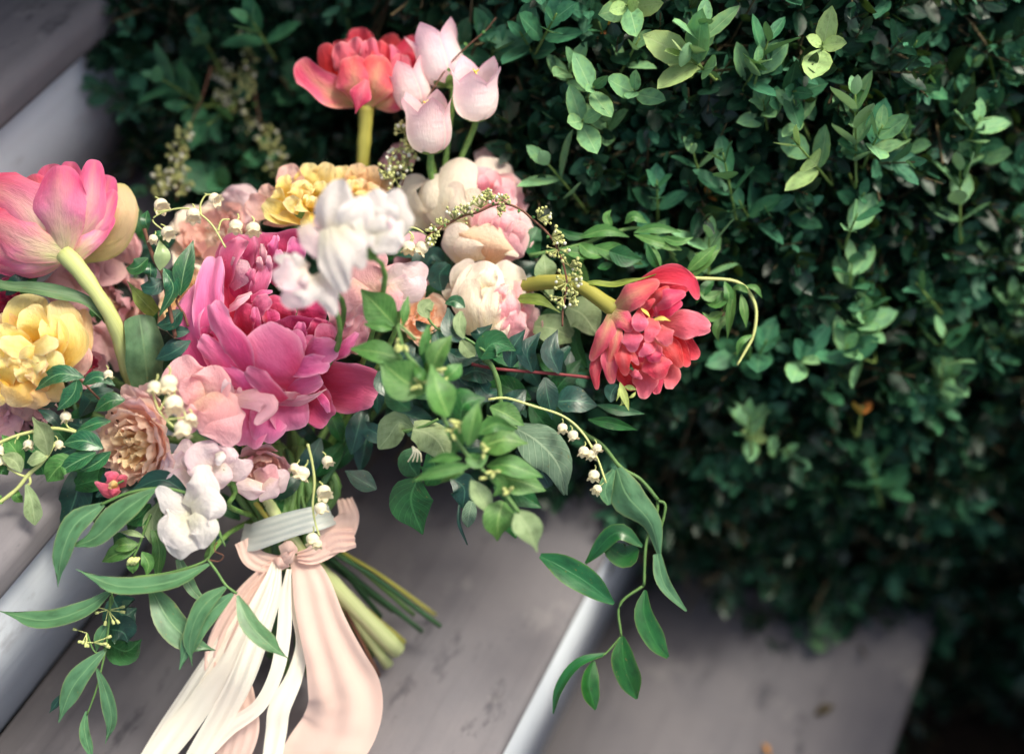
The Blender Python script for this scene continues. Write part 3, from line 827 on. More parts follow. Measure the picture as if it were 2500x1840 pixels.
# ------------------------------------------------------------------ the peony
pe = flowerAt('peony', 'large open magenta pink peony with ruffled petals, biggest bloom of the bouquet', 'flower', 640, 960, -140)
F = (0, 0, 1)
rows = [
    # outer lower petals
    (PKD, [(1050, 1350, -110), (1450, 1400, -50), (1760, 1440, -10), (1930, 1500, -25)], [110, 190, 205, 110], (.25, -.35, .9), dict(cup=.45, ruf=.06, streak=0) if False else dict(cup=.45, ruf=.06, tipc=.2)),
    (PK, [(900, 1400, -90), (820, 1650, -20), (760, 1850, 10), (740, 1990, 0)], [60, 130, 150, 90], (0, -.3, .95), dict(cup=.5, ruf=.08)),
    (PK, [(1000, 1450, -90), (960, 1650, -10), (900, 1830, 20), (860, 1935, 10)], [60, 120, 140, 80], (0, -.3, .95), dict(cup=-.4, ruf=.08)),
    (PK, [(1100, 1450, -90), (1120, 1600, -15), (1140, 1720, 5), (1180, 1830, -5)], [70, 140, 150, 80], (.1, -.3, .95), dict(cup=.4, ruf=.10)),
    (PKD, [(1250, 1430, -90), (1360, 1580, -30), (1420, 1680, -10), (1500, 1730, -20)], [70, 130, 130, 60], (.1, -.3, .95), dict(cup=.4, ruf=.08)),
    (PK, [(700, 1500, -100), (560, 1620, -40), (500, 1740, -20)], [60, 100, 70], (-.3, -.3, .9), dict(cup=.4, ruf=.1)),
    # pale frilled right side
    (PKL, [(1480, 1120, -80), (1620, 900, -30), (1660, 640, -40)], [80, 150, 140], (.5, .1, .85), dict(cup=.5, ruf=.24, ruff=3, jag=.02)),
    (PKL, [(1480, 1160, -60), (1690, 1000, -30), (1800, 820, -35)], [60, 110, 70], (.5, -.1, .85), dict(cup=.4, ruf=.3, ruff=3, jag=.02)),
    (PK, [(1480, 1200, -20), (1630, 1090, 0), (1740, 960, -10)], [40, 60, 24], (.4, .3, .85), dict(cup=-.5, ruf=.1)),
    # left outer shell
    (PK, [(640, 1500, -80), (360, 1180, -30), (225, 850, 10), (350, 500, -10)], [60, 120, 104, 60], (-.38, .1, .92), dict(cup=.7, ruf=.06, curl=-.3, jag=.01)),
    (PK, [(640, 1450, -60), (450, 1000, 0), (410, 620, 25), (470, 280, 10)], [70, 120, 118, 80], (-.22, .1, .97), dict(cup=.6, ruf=.16, ruff=1.6, jag=.015)),
    (PKD, [(720, 1000, -100), (600, 620, -60), (640, 300, -45), (720, 100, -50)], [110, 150, 130, 60], (.25, .15, .95), dict(cup=.75, ruf=.05, curl=.3)),
    (PK, [(560, 560, -40), (580, 360, 0), (640, 210, 10), (720, 120, -10)], [20, 74, 90, 50], (-.2, .4, .9), dict(cup=.4, ruf=.05)),
    (PK, [(820, 760, -100), (780, 400, -50), (770, 70, -45)], [90, 95, 45], (.1, .2, .97), dict(cup=.5, ruf=.08)),
    (PKD, [(740, 1050, -110), (640, 760, -70), (620, 500, -50), (690, 300, -25)], [120, 150, 160, 90], (.3, .1, .95), dict(cup=.8, ruf=.05, curl=.25)),
    (PKL, [(600, 560, -25), (640, 420, 5), (670, 295, 15)], [40, 115, 60], (-.2, .35, .9), dict(cup=-.45, ruf=.12, jag=.02)),
    (PK, [(740, 780, -50), (850, 580, 0), (935, 370, 10)], [60, 66, 36], (.1, .2, .97), dict(cup=.6, ruf=.2)),
    (PK, [(720, 570, -10), (770, 460, 20), (800, 385, 20)], [40, 62, 38], (0, .2, .97), dict(cup=-.6, ruf=.15)),
    # upper cluster
    (PKD, [(1050, 420, -80), (1060, 220, -40), (1050, 75, -45)], [110, 170, 130], (0, .1, 1), dict(cup=.8, ruf=.12, curl=.4)),
    (PK, [(1120, 370, -40), (1180, 240, -10), (1200, 110, -15)], [50, 70, 50], (.3, .2, .9), dict(cup=.6, ruf=.2)),
    (PK, [(960, 330, -30), (985, 200, 0), (1010, 90, -10)], [40, 55, 40], (-.2, .2, .9), dict(cup=.6, ruf=.2)),
    (PK, [(1020, 420, -10), (1030, 310, 20), (1025, 210, 12)], [50, 60, 44], (0, .3, .95), dict(cup=-.5, curl=-.2)),
    (PKL, [(855, 370, -10), (885, 260, 15), (880, 165, 8)], [32, 42, 22], (-.2, .3, .9), dict(cup=-.5, ruf=.2)),
    (PKL, [(845, 420, 0), (855, 340, 24), (855, 280, 20)], [28, 40, 26], (0, .3, .95), dict(cup=-.5)),
    (PKL, [(930, 430, 0), (940, 340, 25), (940, 268, 18)], [28, 36, 22], (0, .3, .95), dict(cup=-.5)),
    (PKD, [(1090, 480, -30), (1160, 380, -5), (1240, 280, -10)], [40, 60, 30], (.3, .2, .9), dict(cup=.6)),
    (PK, [(960, 520, -40), (1000, 430, -10), (1080, 380, -5)], [50, 70, 40], (.2, .3, .9), dict(cup=.6, ruf=.1)),
    # middle folds
    (PKL, [(590, 740, 5), (680, 655, 25), (790, 600, 15)], [26, 36, 20], (0, .5, .85), dict(cup=-.5, ruf=.15)),
    (PKL, [(565, 780, 15), (660, 695, 35), (770, 630, 25)], [16, 40, 26], (-.2, .5, .85), dict(cup=-.5, ruf=.1)),
    (PK, [(790, 790, 0), (860, 710, 28), (950, 640, 28)], [56, 66, 26], (.2, .3, .9), dict(cup=-.4, ruf=.12)),
    (PK, [(780, 660, -5), (880, 605, 15), (975, 590, 15)], [36, 34, 14], (.1, .4, .9), dict(cup=-.4)),
    (PKD, [(730, 980, -30), (735, 840, 0), (800, 725, 10)], [80, 92, 46], (-.2, .2, .95), dict(cup=.5)),
    (PK, [(815, 950, -5), (820, 840, 20), (815, 730, 20)], [56, 54, 36], (-.1, .3, .95), dict(cup=-.4)),
    (PKD, [(900, 1000, -60), (920, 850, -40), (960, 740, -35)], [70, 100, 80], (.1, .2, .95), dict(cup=.5)),
    (PKD, [(1040, 900, -60), (1040, 760, -40), (1090, 660, -40)], [90, 130, 90], (.1, .2, .95), dict(cup=.6)),
    (PKD, [(1300, 900, -70), (1340, 760, -50), (1350, 650, -50)], [80, 110, 80], (.1, .2, .95), dict(cup=.6)),
    (PK, [(640, 1150, -20), (560, 950, 5), (540, 830, 0)], [60, 90, 50], (-.4, .2, .9), dict(cup=.6)),
    # heart
    (PKD, [(1230, 1010, -50), (1200, 890, -15), (1185, 790, 0)], [130, 215, 175], (0, .1, 1), dict(cup=.7, ruf=.08, curl=.2)),
    (PKD, [(1340, 1070, -20), (1390, 960, 8), (1430, 840, 12)], [80, 96, 60], (.3, .2, .9), dict(cup=.7, ruf=.12)),
    (PK, [(1000, 1040, -10), (985, 950, 20), (990, 870, 18)], [56, 64, 36], (-.2, .3, .9), dict(cup=-.5)),
    (PK, [(1220, 1020, -5), (1225, 940, 22), (1230, 865, 20)], [40, 62, 50], (.1, .3, .9), dict(cup=.4, ruf=.25)),
    (PK, [(1120, 1200, 0), (1120, 1070, 50), (1150, 920, 42)], [100, 120, 60], (-.05, .2, 1), dict(cup=-.7, ruf=.05, notch=.06)),
    (PK, [(1440, 1140, -10), (1440, 1010, 20), (1460, 880, 20)], [60, 80, 40], (.4, .2, .9), dict(cup=.6, ruf=.08)),
    (PKL, [(1490, 1060, -40), (1515, 940, -18), (1535, 825, -18)], [28, 42, 22], (.3, .2, .9), dict(cup=.5)),
    (PK, [(1230, 1250, 15), (1370, 1130, 58), (1560, 1090, 44)], [76, 110, 44], (.05, .3, .95), dict(cup=-.6, ruf=.04)),
    (PKD, [(1080, 1180, -15), (1060, 1040, 10), (1060, 960, 15)], [60, 80, 50], (-.2, .2, .95), dict(cup=.5)),
    (PK, [(1250, 1180, 5), (1290, 1090, 28), (1360, 1000, 24)], [40, 66, 44], (.1, .3, .95), dict(cup=-.5, ruf=.1)),
    # front bowl
    (PK, [(1110, 1290, 50), (1290, 1260, 78), (1480, 1230, 58)], [60, 78, 26], (.05, .2, 1), dict(cup=.4, ruf=.12)),
    (PK, [(1220, 1430, 20), (1020, 1270, 98), (790, 950, 80)], [110, 215, 95], (-.1, -.15, 1), dict(cup=-.65, ruf=.05, jag=.012, tipc=.15)),
    (PK, [(760, 1320, 70), (630, 1090, 104), (500, 880, 76), (425, 690, 56)], [60, 118, 84, 18], (-.45, -.05, .9), dict(cup=-.55, ruf=.05)),
    (PK, [(760, 1420, 50), (530, 1240, 62), (320, 1010, 38)], [50, 96, 50], (-.4, -.2, .9), dict(cup=-.6, ruf=.08, jag=.015)),
    (PKD, [(420, 1010, 20), (380, 960, 30), (430, 900, 20)], [40, 60, 30], (-.4, .2, .9), dict(cup=.5)),
    (PK, [(870, 1550, 40), (700, 1420, 74), (510, 1270, 54)], [30, 72, 32], (-.3, -.3, .9), dict(cup=-.5, ruf=.08)),
    (PK, [(1080, 1570, 60), (910, 1450, 104), (730, 1290, 92)], [44, 80, 26], (-.2, -.4, .9), dict(cup=-.5, ruf=.12, jag=.02)),
    (PK, [(1040, 1500, 0), (1220, 1460, 44), (1420, 1380, 40)], [40, 72, 38], (.1, -.3, .95), dict(cup=-.5, ruf=.1)),
    (PKL, [(1230, 1530, 30), (1100, 1530, 62), (1000, 1490, 70)], [30, 44, 24], (0, -.4, .9), dict(cup=-.4, ruf=.15)),
    (PKL, [(990, 1590, 20), (1250, 1570, 38), (1460, 1468, 40)], [26, 50, 8], (.1, -.4, .9), dict(cup=-.5, ruf=.14)),
    (PK, [(1370, 1500, 0), (1440, 1580, 14), (1480, 1680, 4)], [30, 40, 14], (.2, -.2, .95), dict(cup=-.6)),
]
for q, row in enumerate(rows):
    o_ = dict(row[4]) if len(row) > 4 else {}
    o_['ruf'] = max(.07, o_.get('ruf', 0)); o_['ruff'] = o_.get('ruff', 1.5) + .4 * (q % 3); o_['jag'] = max(.005, o_.get('jag', 0) * .6); o_['notch'] = max(o_.get('notch', 0), .03 * (q % 4 == 1))
    rows[q] = (*row[:4], o_)
petals(pe, Z4, rows, z0=0, nu=19, nv=19, blunt=.95, wide=1.24, tipc=.22, tipp=3.8)
stem(pe, SRC([(700, 900, -250), (720, 1080, -260), (740, 1250, -240)]), [.004, .0035, .0035], G_STEM)

# ------------------------------------------------------------------ tulips
t1 = flowerAt('tulip', 'pink double tulip with cream flames at the left edge of the bouquet', 'flower', 150, 620, -10)
rows = [
    (TPB, [(620, 870, -120), (900, 720, -80), (985, 520, -60), (930, 310, -80)], [60, 110, 90, 40], (.5, .1, .8), dict(cup=-.7)),
    (TPK, [(500, 850, -80), (250, 480, -60), (30, 320, -50)], [80, 130, 70], (0, .2, .95), dict(cup=-.5)),
    (TPK, [(500, 850, -90), (330, 450, -60), (230, 250, -50)], [80, 130, 80], (0, .2, .95), dict(cup=-.5, ruf=.1)),
    (TPK, [(510, 830, -90), (430, 400, -70), (400, 160, -60)], [90, 150, 110], (0, .2, .95), dict(cup=.4, ruf=.1)),
    (TPK, [(510, 820, -90), (540, 400, -80), (540, 140, -80)], [80, 120, 90], (0, .2, .95), dict(cup=.4, ruf=.1)),
    (TPK, [(560, 860, -60), (760, 560, -40), (855, 250, -50)], [60, 110, 50], (.4, .1, .9), dict(cup=-.6)),
    (TPK, [(560, 870, -40), (760, 640, -10), (890, 360, -30)], [50, 70, 40], (.5, 0, .85), dict(cup=-.6)),
    (TPK, [(590, 880, -20), (700, 760, -10), (880, 560, -30)], [50, 70, 40], (.5, -.1, .85), dict(cup=-.6)),
    (TPK, [(540, 840, -20), (690, 480, 20), (735, 125, 10)], [40, 105, 52], (.3, .05, .95), dict(cup=-.7)),
    (TPK, [(480, 830, -20), (250, 560, 20), (60, 400, 0), (-160, 360, -30)], [90, 190, 160, 70], (-.35, .15, .9), dict(cup=-.5)),
    (TPK, [(490, 830, 0), (450, 480, 45), (470, 170, 25)], [70, 175, 110], (-.05, .1, 1), dict(cup=-.65, notch=.02)),
    (TPK, [(470, 850, 0), (200, 760, 20), (-150, 560, -10)], [70, 150, 110], (-.2, -.05, .97), dict(cup=-.5)),
    (TPK, [(460, 870, -10), (200, 880, 0), (-120, 800, -20)], [60, 130, 100], (-.15, -.3, .93), dict(cup=-.5)),
    (TPK, [(470, 880, -20), (260, 960, -20), (-60, 960, -40)], [50, 95, 60], (-.1, -.6, .8), dict(cup=-.5)),
]
petals(t1, Z3, rows, nu=17, blunt=.86, wide=1.2, tipc=.26, tipp=3.0, ruf=.06)
stem(t1, Z3([(490, 850, 5), (600, 960, 10), (760, 1180, 5), (880, 1380, -20), (960, 1620, -70), (1050, 1900, -150)]), [.0062, .0052, .0050, .0056, .006], G_TUL)
LF_T = leaf_mat('tulip_leaf', (92, 124, 88), (112, 142, 100), (112, 140, 100), .5, .2, .0, (122, 150, 112), .1)
LF_O = leaf_mat('olive_leaf', (120, 136, 58), (140, 150, 76), (150, 160, 90), .5, .25, .05, (146, 156, 80), .12)
petals(t1, Z3, [(LF_T, [(1150, 1900, -80), (1120, 1600, -20), (1080, 1330, -25)], [120, 150, 118], (.25, .2, .9), dict(cup=-.45, tipc=.05)),
                (LF_T, [(-60, 1060, 0), (60, 1110, 15), (250, 1130, 20), (450, 1165, 10), (650, 1215, 0), (770, 1310, -10), (890, 1450, -40)], [24, 42, 58, 60, 46, 40, 24], (0, .5, .85), dict(cup=.8, ruf=.15, nu=24, tipc=0)),
                (LF_O, [(1210, 1320, -50), (1100, 1210, -20), (985, 1065, -10)], [50, 66, 8], (-.1, .3, .95), dict(cup=.4))], name='leaf')

t2 = flowerAt('tulip', 'coral pink double tulip standing on its own tall stem at the top', 'flower', 893, 261, -300)
rows = [
    (TRD, [(950, 780, -90), (760, 420, -80), (700, 330, -60)], [80, 130, 90], (-.2, .3, .9), dict(ruf=.15)),
    (TRD, [(950, 780, -90), (900, 420, -90), (870, 215, -80)], [80, 140, 80], (0, .3, .9), dict(ruf=.2)),
    (TRD, [(980, 780, -90), (1100, 450, -80), (1150, 265, -80)], [80, 120, 40], (.2, .3, .9), dict(ruf=.2)),
    (TCO, [(1000, 780, -80), (1200, 500, -70), (1350, 285, -80)], [70, 110, 60], (.3, .3, .9), dict(ruf=.15)),
    (TRD, [(1000, 790, -70), (1200, 560, -50), (1370, 440, -60)], [70, 110, 70], (.3, .2, .9), dict(ruf=.15)),
    (TRD, [(900, 800, -50), (680, 560, -10), (600, 340, 0)], [60, 110, 60], (-.4, .2, .9), dict(cup=-.5)),
    (TPC, [(900, 700, -40), (780, 470, 10), (720, 330, 20)], [60, 100, 70], (-.2, .2, .95), dict(cup=-.5, ruf=.2)),
    (TPC, [(920, 700, -40), (860, 440, 10), (850, 290, 15)], [60, 90, 70], (0, .2, .95), dict(cup=-.4, ruf=.25)),
    (TPC, [(950, 700, -40), (970, 440, 10), (960, 300, 10)], [60, 90, 70], (0, .2, .95), dict(cup=.5, ruf=.3)),
    (TCO, [(980, 700, -40), (1050, 450, 10), (1050, 320, 10)], [60, 80, 60], (.1, .2, .95), dict(cup=.5, ruf=.3)),
    (TPC, [(1000, 720, -40), (1120, 500, 0), (1130, 350, 0)], [60, 80, 60], (.2, .2, .95), dict(cup=-.5, ruf=.25)),
    (TPC, [(1020, 760, -30), (1180, 600, 10), (1220, 420, 0)], [60, 100, 60], (.3, .1, .9), dict(cup=-.5, ruf=.15)),
    (TCO, [(1010, 780, -20), (1160, 690, 20), (1260, 540, 5)], [60, 110, 70], (.35, 0, .9), dict(cup=-.5)),
    (TCG, [(850, 790, -20), (640, 700, 10), (500, 590, 10), (425, 460, 0)], [50, 110, 90, 34], (-.3, .2, .9), dict(cup=.6)),
    (TCG, [(1000, 800, 0), (1150, 770, 20), (1275, 640, 10)], [40, 90, 40], (.2, -.2, .95), dict(cup=-.5)),
    (TCG, [(900, 810, 20), (850, 640, 60), (800, 440, 40)], [60, 140, 100], (-.15, .05, 1), dict(cup=-.6, ruf=.06)),
    (TCG, [(930, 810, 20), (1000, 640, 60), (1040, 430, 40)], [50, 135, 110], (.15, .05, 1), dict(cup=-.6, ruf=.06)),
    (TCO, [(940, 620, 66), (890, 740, 72), (850, 885, 55)], [20, 92, 8], (0, -.2, 1), dict(cup=-.5)),
]
petals(t2, Z2, rows, z0=-200, blunt=.85, wide=1.2, tipc=.26, tipp=3.0)
stem(t2, Z2([(935, 820, -200), (925, 1000, -210), (905, 1290, -230), (890, 1700, -280)]), [.0055, .0047, .0045, .0045], G_OLI)

t3 = flowerAt('tulip', 'open coral red double tulip leaning out to the right over the hedge', 'flower', 1500, 760, -20)
rows = [
    (TRD, [(1200, 450, -60), (1500, 275, -20), (1760, 310, 5), (1855, 480, -10)], [50, 60, 100, 46], (.1, .35, .9), dict(cup=.6)),
    (TRD, [(1350, 620, -70), (1580, 420, -50), (1800, 330, -40)], [60, 120, 80], (.1, .1, 1), dict(cup=.5)),
    (TPC, [(1500, 700, -40), (1750, 690, 25), (1975, 740, -5)], [50, 128, 104], (.25, .1, .95), dict(cup=-.45, notch=.04, ruf=.06)),
    (TRD, [(1480, 730, -80), (1700, 890, -45), (1860, 1000, -35)], [60, 130, 90], (.3, -.1, .95), dict(cup=.6)),
    (TRD, [(1460, 800, -60), (1660, 920, -10), (1770, 1080, -10)], [60, 100, 50], (.25, -.1, .95), dict(cup=.5)),
    (TCO, [(1460, 830, -50), (1620, 930, 5), (1700, 1090, -5)], [60, 95, 70], (.2, -.1, .95), dict(cup=-.4)),
    (TPC, [(1480, 1050, -70), (1600, 1160, -40), (1590, 1285, -30)], [80, 105, 60], (.2, -.2, .95), dict(cup=-.4, ruf=.1)),
    (TPC, [(1330, 1050, -60), (1380, 1220, -20), (1360, 1372, -15)], [60, 115, 75], (0, -.2, .95), dict(cup=-.4, ruf=.1)),
    (TCO, [(1400, 1050, -60), (1470, 1200, -30), (1480, 1330, -25)], [60, 90, 60], (0, -.2, .95), dict(cup=-.4, ruf=.1)),
    (TRD, [(1200, 1000, -70), (1240, 1160, -50), (1270, 1300, -50)], [90, 130, 70], (0, -.1, 1), dict(cup=.5)),
    (TRD, [(1300, 800, -80), (1350, 950, -70), (1400, 1080, -70)], [150, 190, 150], (0, 0, 1), dict(cup=.5)),
    (TCG, [(1080, 600, -20), (1250, 450, 40), (1500, 310, 25)], [50, 118, 60], (-.1, .3, .95), dict(cup=-.6)),
    (TCO, [(1420, 540, 0), (1500, 440, 34), (1590, 365, 25)], [36, 60, 30], (0, .2, 1), dict(cup=-.4)),
    (TCO, [(1440, 560, 0), (1580, 465, 44), (1740, 420, 25)], [40, 82, 44], (0, .2, 1), dict(cup=-.4)),
    (TRD, [(1440, 570, -10), (1580, 560, 34), (1712, 510, 25)], [40, 76, 20], (0, -.1, 1), dict(cup=-.4)),
    (TCO, [(1340, 570, 10), (1400, 525, 46), (1465, 475, 45)], [20, 46, 26], (0, .1, 1), dict(cup=-.4)),
    (TCG, [(1085, 600, 0), (1180, 670, 34), (1250, 770, 34)], [50, 84, 40], (-.1, 0, 1), dict(cup=-.4)),
    (TPC, [(1320, 575, 15), (1330, 680, 54), (1320, 770, 46)], [16, 64, 72], (0, 0, 1), dict(cup=-.3)),
    (TCO, [(1480, 640, -10), (1480, 600, 10), (1470, 540, 20)], [16, 24, 12], (0, 0, 1), dict(cup=-.3)),
    (TPC, [(1450, 650, 5), (1440, 760, 44), (1390, 865, 40)], [46, 86, 50], (0, 0, 1), dict(cup=-.4)),
    (TPC, [(1490, 720, 15), (1555, 800, 54), (1600, 895, 45)], [40, 86, 66], (.1, 0, 1), dict(cup=-.4, notch=.05)),
    (TPC, [(1450, 850, 15), (1405, 920, 54), (1320, 990, 45)], [50, 60, 26], (0, 0, 1), dict(cup=-.4, jag=.02)),
    (TCO, [(1480, 880, 5), (1460, 970, 44), (1480, 1045, 38)], [50, 104, 76], (0, -.1, 1), dict(cup=-.4)),
    (TCO, [(1450, 960, 0), (1490, 1080, 26), (1520, 1195, 15)], [70, 135, 86], (.1, -.1, 1), dict(cup=-.45)),
    (TPC, [(1250, 740, 15), (1260, 850, 54), (1265, 955, 46)], [46, 92, 50], (-.1, 0, 1), dict(cup=-.4)),
    (TCG, [(1120, 640, 5), (1110, 860, 36), (1050, 1050, 24)], [40, 60, 30], (-.2, 0, 1), dict(cup=-.4)),
    (TCG, [(1120, 800, -10), (1060, 1020, 24), (1080, 1240, 10)], [46, 84, 26], (-.2, 0, 1), dict(cup=-.4)),
    (TCO, [(1180, 850, 5), (1180, 1000, 44), (1205, 1165, 30)], [46, 74, 36], (-.1, 0, 1), dict(cup=-.4)),
    (TPC, [(1260, 950, 10), (1280, 1010, 44), (1320, 1070, 36)], [20, 36, 12], (0, 0, 1), dict(cup=-.3)),
    (TPC, [(1225, 1115, 5), (1290, 1150, 40), (1350, 1195, 24)], [16, 38, 20], (0, -.1, 1), dict(cup=-.6)),
    (TCG, [(1090, 570, -20), (1010, 790, 28), (888, 1030, 5)], [36, 88, 20], (-.4, 0, .9), dict(cup=-.6)),
    (TCO, [(1030, 890, -30), (930, 1080, 0), (945, 1290, 0)], [36, 64, 10], (-.4, -.1, .9), dict(cup=-.5)),
    (ANT, [(1340, 560, 30), (1400, 610, 46), (1420, 650, 42)], [6, 14, 6], (0, 0, 1), {}),
    (ANT, [(1460, 660, 46), (1540, 650, 56), (1605, 675, 52)], [10, 20, 6], (0, 0, 1), {}),
    (G_DARK, [(1240, 1050, 10), (1250, 1090, 30), (1290, 1130, 24)], [10, 16, 8], (0, 0, 1), {}),
]
petals(t3, Z6, rows, z0=20, blunt=.7, wide=1.05, tipc=.28, tipp=2.6)
stem(t3, Z6([(1130, 590, 0), (1000, 500, -20), (860, 400, -40), (700, 335, -60), (450, 330, -90), (150, 400, -140), (-200, 520, -260)]), [.0052, .005, .0048, .0052, .0058, .0055], G_OLI)
petals(t3, Z6, [(LF_O, [(780, 350, -40), (900, 335, -30), (1080, 350, -20), (1280, 310, -10), (1480, 255, 0)], [10, 34, 34, 30, 6], (0, .6, .8), dict(cup=.5, ruf=.2)),
                (LF_O, [(180, 480, -100), (420, 490, -70), (620, 600, -60)], [30, 60, 14], (0, .4, .9), dict(cup=.5))], name='leaf')

# ------------------------------------------------------------------ bellflowers
def bell(name, label, x, y, z, axis, R, mat, tilt=0, stemto=None):
    c = W(x, y, z)
    t = thing(name, label, 'flower', c, 'blush bellflowers at the top of the bouquet')
    fr = frame(C(*axis), tilt)
    p = [(.03, 0), (.46, .04), (.84, .36), (.98, .9), (.95, 1.5), (.95, 1.95), (1.02, 2.25)]
    part('bell', lathe(c, fr, R, p, 40, 5, .62, .72, 20, .16), mat, t)
    A, X, Y = fr
    for i in range(5):
        a = i * 1.2566
        d = X * math.cos(a) + Y * math.sin(a)
        part('sepal', blade([c - A * .1 * R, c + d * R * .5 + A * R * .02, c + d * R * .85 + A * R * .42], [R * .1, R * .2, R * .02], cup=.3,
                            up=(float(-d @ CR), float(-d @ CU), float(d @ CF)), nu=8, nv=5), G_CAL, t)
    part('style', joinG([tube([c, c + A * R * 1.3, c + A * R * 2.1], [R * .06, R * .05, R * .08], 6)] +
                        [tube([c + A * R * 2.08, c + A * R * 2.2 + (X * math.cos(a) + Y * math.sin(a)) * R * .16], [R * .05, R * .03], 5) for a in (0, 2.1, 4.2)]), ANT, t)
    if stemto is not None:
        stem(t, [c - A * R * .05] + stemto, [.0022, .002, .0022], G_CAL)
    return t

foot = W(1075, 500, -230)
bell('bellflower', 'half open blush bellflower pointing up, topmost of the four', 1092, 205, -195, (-.28, .92, -.1), .0158, BEL, .3, [W(1105, 240, -220), foot])
bell('bellflower', 'widely open pink bellflower with a yellow style, rightmost of the four', 1162, 290, -150, (.0, .86, .5), .0152, BEL, .2, [W(1150, 330, -190), foot])
bell('bellflower', 'blush bellflower in front, crossed by a thin dark twig, lowest of the four', 1052, 372, -130, (-.06, .94, .34), .0153, BEL, .9, [W(1050, 420, -170), foot])
bell('bellflower', 'blush bellflower half hidden behind the lowest one, its lip pointing left', 1022, 268, -185, (-.34, .9, .0), .0128, BEL, .5, [W(1040, 330, -210), foot])

# ------------------------------------------------------------------ roses
def rose(label, x, y, z, axis, Rp, K, mats, h0=.18, hc=-.1, r0=.07, da=(.55, .85), ruf=.03, outer=(), seed=1, jag=.006, p=1.0, deep=-.7, name='garden_rose', grp=None, flare=1.0):
    r = np.random.default_rng(seed)
    R = Rp * PX
    c = W(x, y, z)
    t = thing(name, label, 'flower', c, grp)
    fr = frame(C(*axis), r.uniform(0, 6))
    for k_ in range(K):
        f = k_ / (K - 1)
        rr = r0 + (1 - r0) * f ** p * r.uniform(.94, 1.05)
        hh = hc + (h0 - hc) * math.sin(min(1, f * 1.5) * math.pi / 2) - .42 * max(0, f - .55) ** 1.3 / .45 + r.normal(0, .03)
        m = mats[min(len(mats) - 1, int(f * len(mats)))]
        pr = [(.02, deep), (rr * .62, deep * .8 + .1), (rr * .98, (deep + hh) * .42), (rr, hh - .06), (rr * (1.0 + .10 * f), hh + .0)]
        if f > .72:
            pr = [(.02, deep), (rr * .7, deep * .75), (rr * 1.02, hh * .5 - .2), (rr * (1 + .08 * flare), hh - .02), (rr * (1 + .2 * flare), hh - .10 * f * flare)]
        part('petal', revpetal(c, fr, R, pr, k_ * 2.39996 + r.normal(0, .15), da[0] + (da[1] - da[0]) * f + r.normal(0, .06), ruf=ruf * (1.4 - .5 * f), jag=jag,
                               tipc=r.uniform(.08, .2), notch=r.uniform(0, .05) * (f > .4), seed=seed * 100 + k_, skew=r.normal(0, .1), lean=r.normal(0, .05), nu=11, nv=11), m, t)
    for ang, m, ln, wd, hz in outer:     # loose guard petals: angle, material, reach, width, height of the tip
        A, X, Y = fr
        a = math.radians(ang)
        d = CR * math.cos(a) + CU * math.sin(a); d = unit(d - A * (d @ A))
        part('petal', blade([c + A * deep * R * .9, c + d * R * ln * .6 + A * R * (hz - .35), c + d * R * ln + A * R * hz], [R * wd * .4, R * wd, R * wd * .7], up=tuple(float(q) for q in (A @ CR, A @ CU, -(A @ CF))),
                            cup=.45, ruf=.1, jag=.012, seed=seed + int(ang)), m, t)
    b = c + fr[0] * deep * R
    part('sepals', joinG([blade([b, b - fr[0] * R * .02 + (fr[1] * math.cos(q) + fr[2] * math.sin(q)) * R * .5], [R * .16, R * .01], cup=.3, nu=6, nv=5) for q in np.arange(5) * 1.2566]), G_CAL, t)
    part('stem', tube([b, b - fr[0] * R * .5 + (W(720, 1150, -330) - b) * .12, b + (W(720, 1230, -300) - b) * .55, W(700 + r.uniform(-40, 60), 1210, -270)], [.0028, .0024], 7), G_STEM, t)
    return t

rose('small peach rose behind the green vine leaves', 1032, 765, -90, (.35, .3, .88), 70, 18, (PCH, PCH, PCH), seed=8, ruf=.04, outer=((270, PCH, 1.2, .6, -.1), (300, PCH, 1.2, .6, -.1)))
rose('pale blush rose at the back above the large peony', 520, 560, -230, (-.2, .55, .8), 120, 22, (CRM, BLS, BLS, CRM), seed=9, ruf=.05, outer=((30, CRM, 1.15, .6, 0), (140, CRM, 1.1, .6, 0)))
rose('orange peach rose in shade left of the large peony', 452, 745, -160, (-.35, .2, .9), 92, 20, (PCH, PCH, ORG, PCH), seed=10, ruf=.04)
rose('peach garden rose with an orange swirled heart and mauve outer petals', 318, 1092, 30, (-.48, -.14, .86), 104, 30, (ORG, ORG, ORG, PCH, PCH, PCH, MAU), ruf=.05, seed=12, hc=.05, h0=.16, da=(.4, .8), p=.95, outer=((100, MAU, 1.45, .6, -.3), (60, PCH, 1.3, .6, -.1), (75, MAU, 1.5, .5, -.35), (20, PCH, 1.2, .6, 0), (200, MAU, 1.1, .5, 0), (160, MAU, 1.15, .4, 0)))
rose('pale pink rose peeping out below the large peony, petals folded', 640, 1150, -70, (.1, -.62, .78), 66, 18, (BLS, BLS, SPP), ruf=.05, seed=13, outer=((250, SPP, 1.1, .7, .1), (300, SPP, 1.15, .7, .1)))
rose('dusky pink rose in shade behind the bent tulip stem', 258, 740, -190, (-.2, .2, .95), 96, 20, (PCH, SPM, SPM, BLS), seed=14, ruf=.07)
rose('mauve rose in shade below the left yellow rose', 60, 1020, -60, (-.2, -.5, .85), 80, 18, (SPM, SPM, MAU), seed=15, ruf=.07)
rose('deep magenta bloom half hidden behind the left tulip leaf', 5, 742, -110, (-.3, .2, .9), 66, 16, (MAG, MAG), seed=16, ruf=.04)
rose('small magenta bloom in shade right of the left yellow rose', 216, 890, -90, (.2, .2, .95), 48, 14, (MAG, SPM), seed=17, ruf=.04)


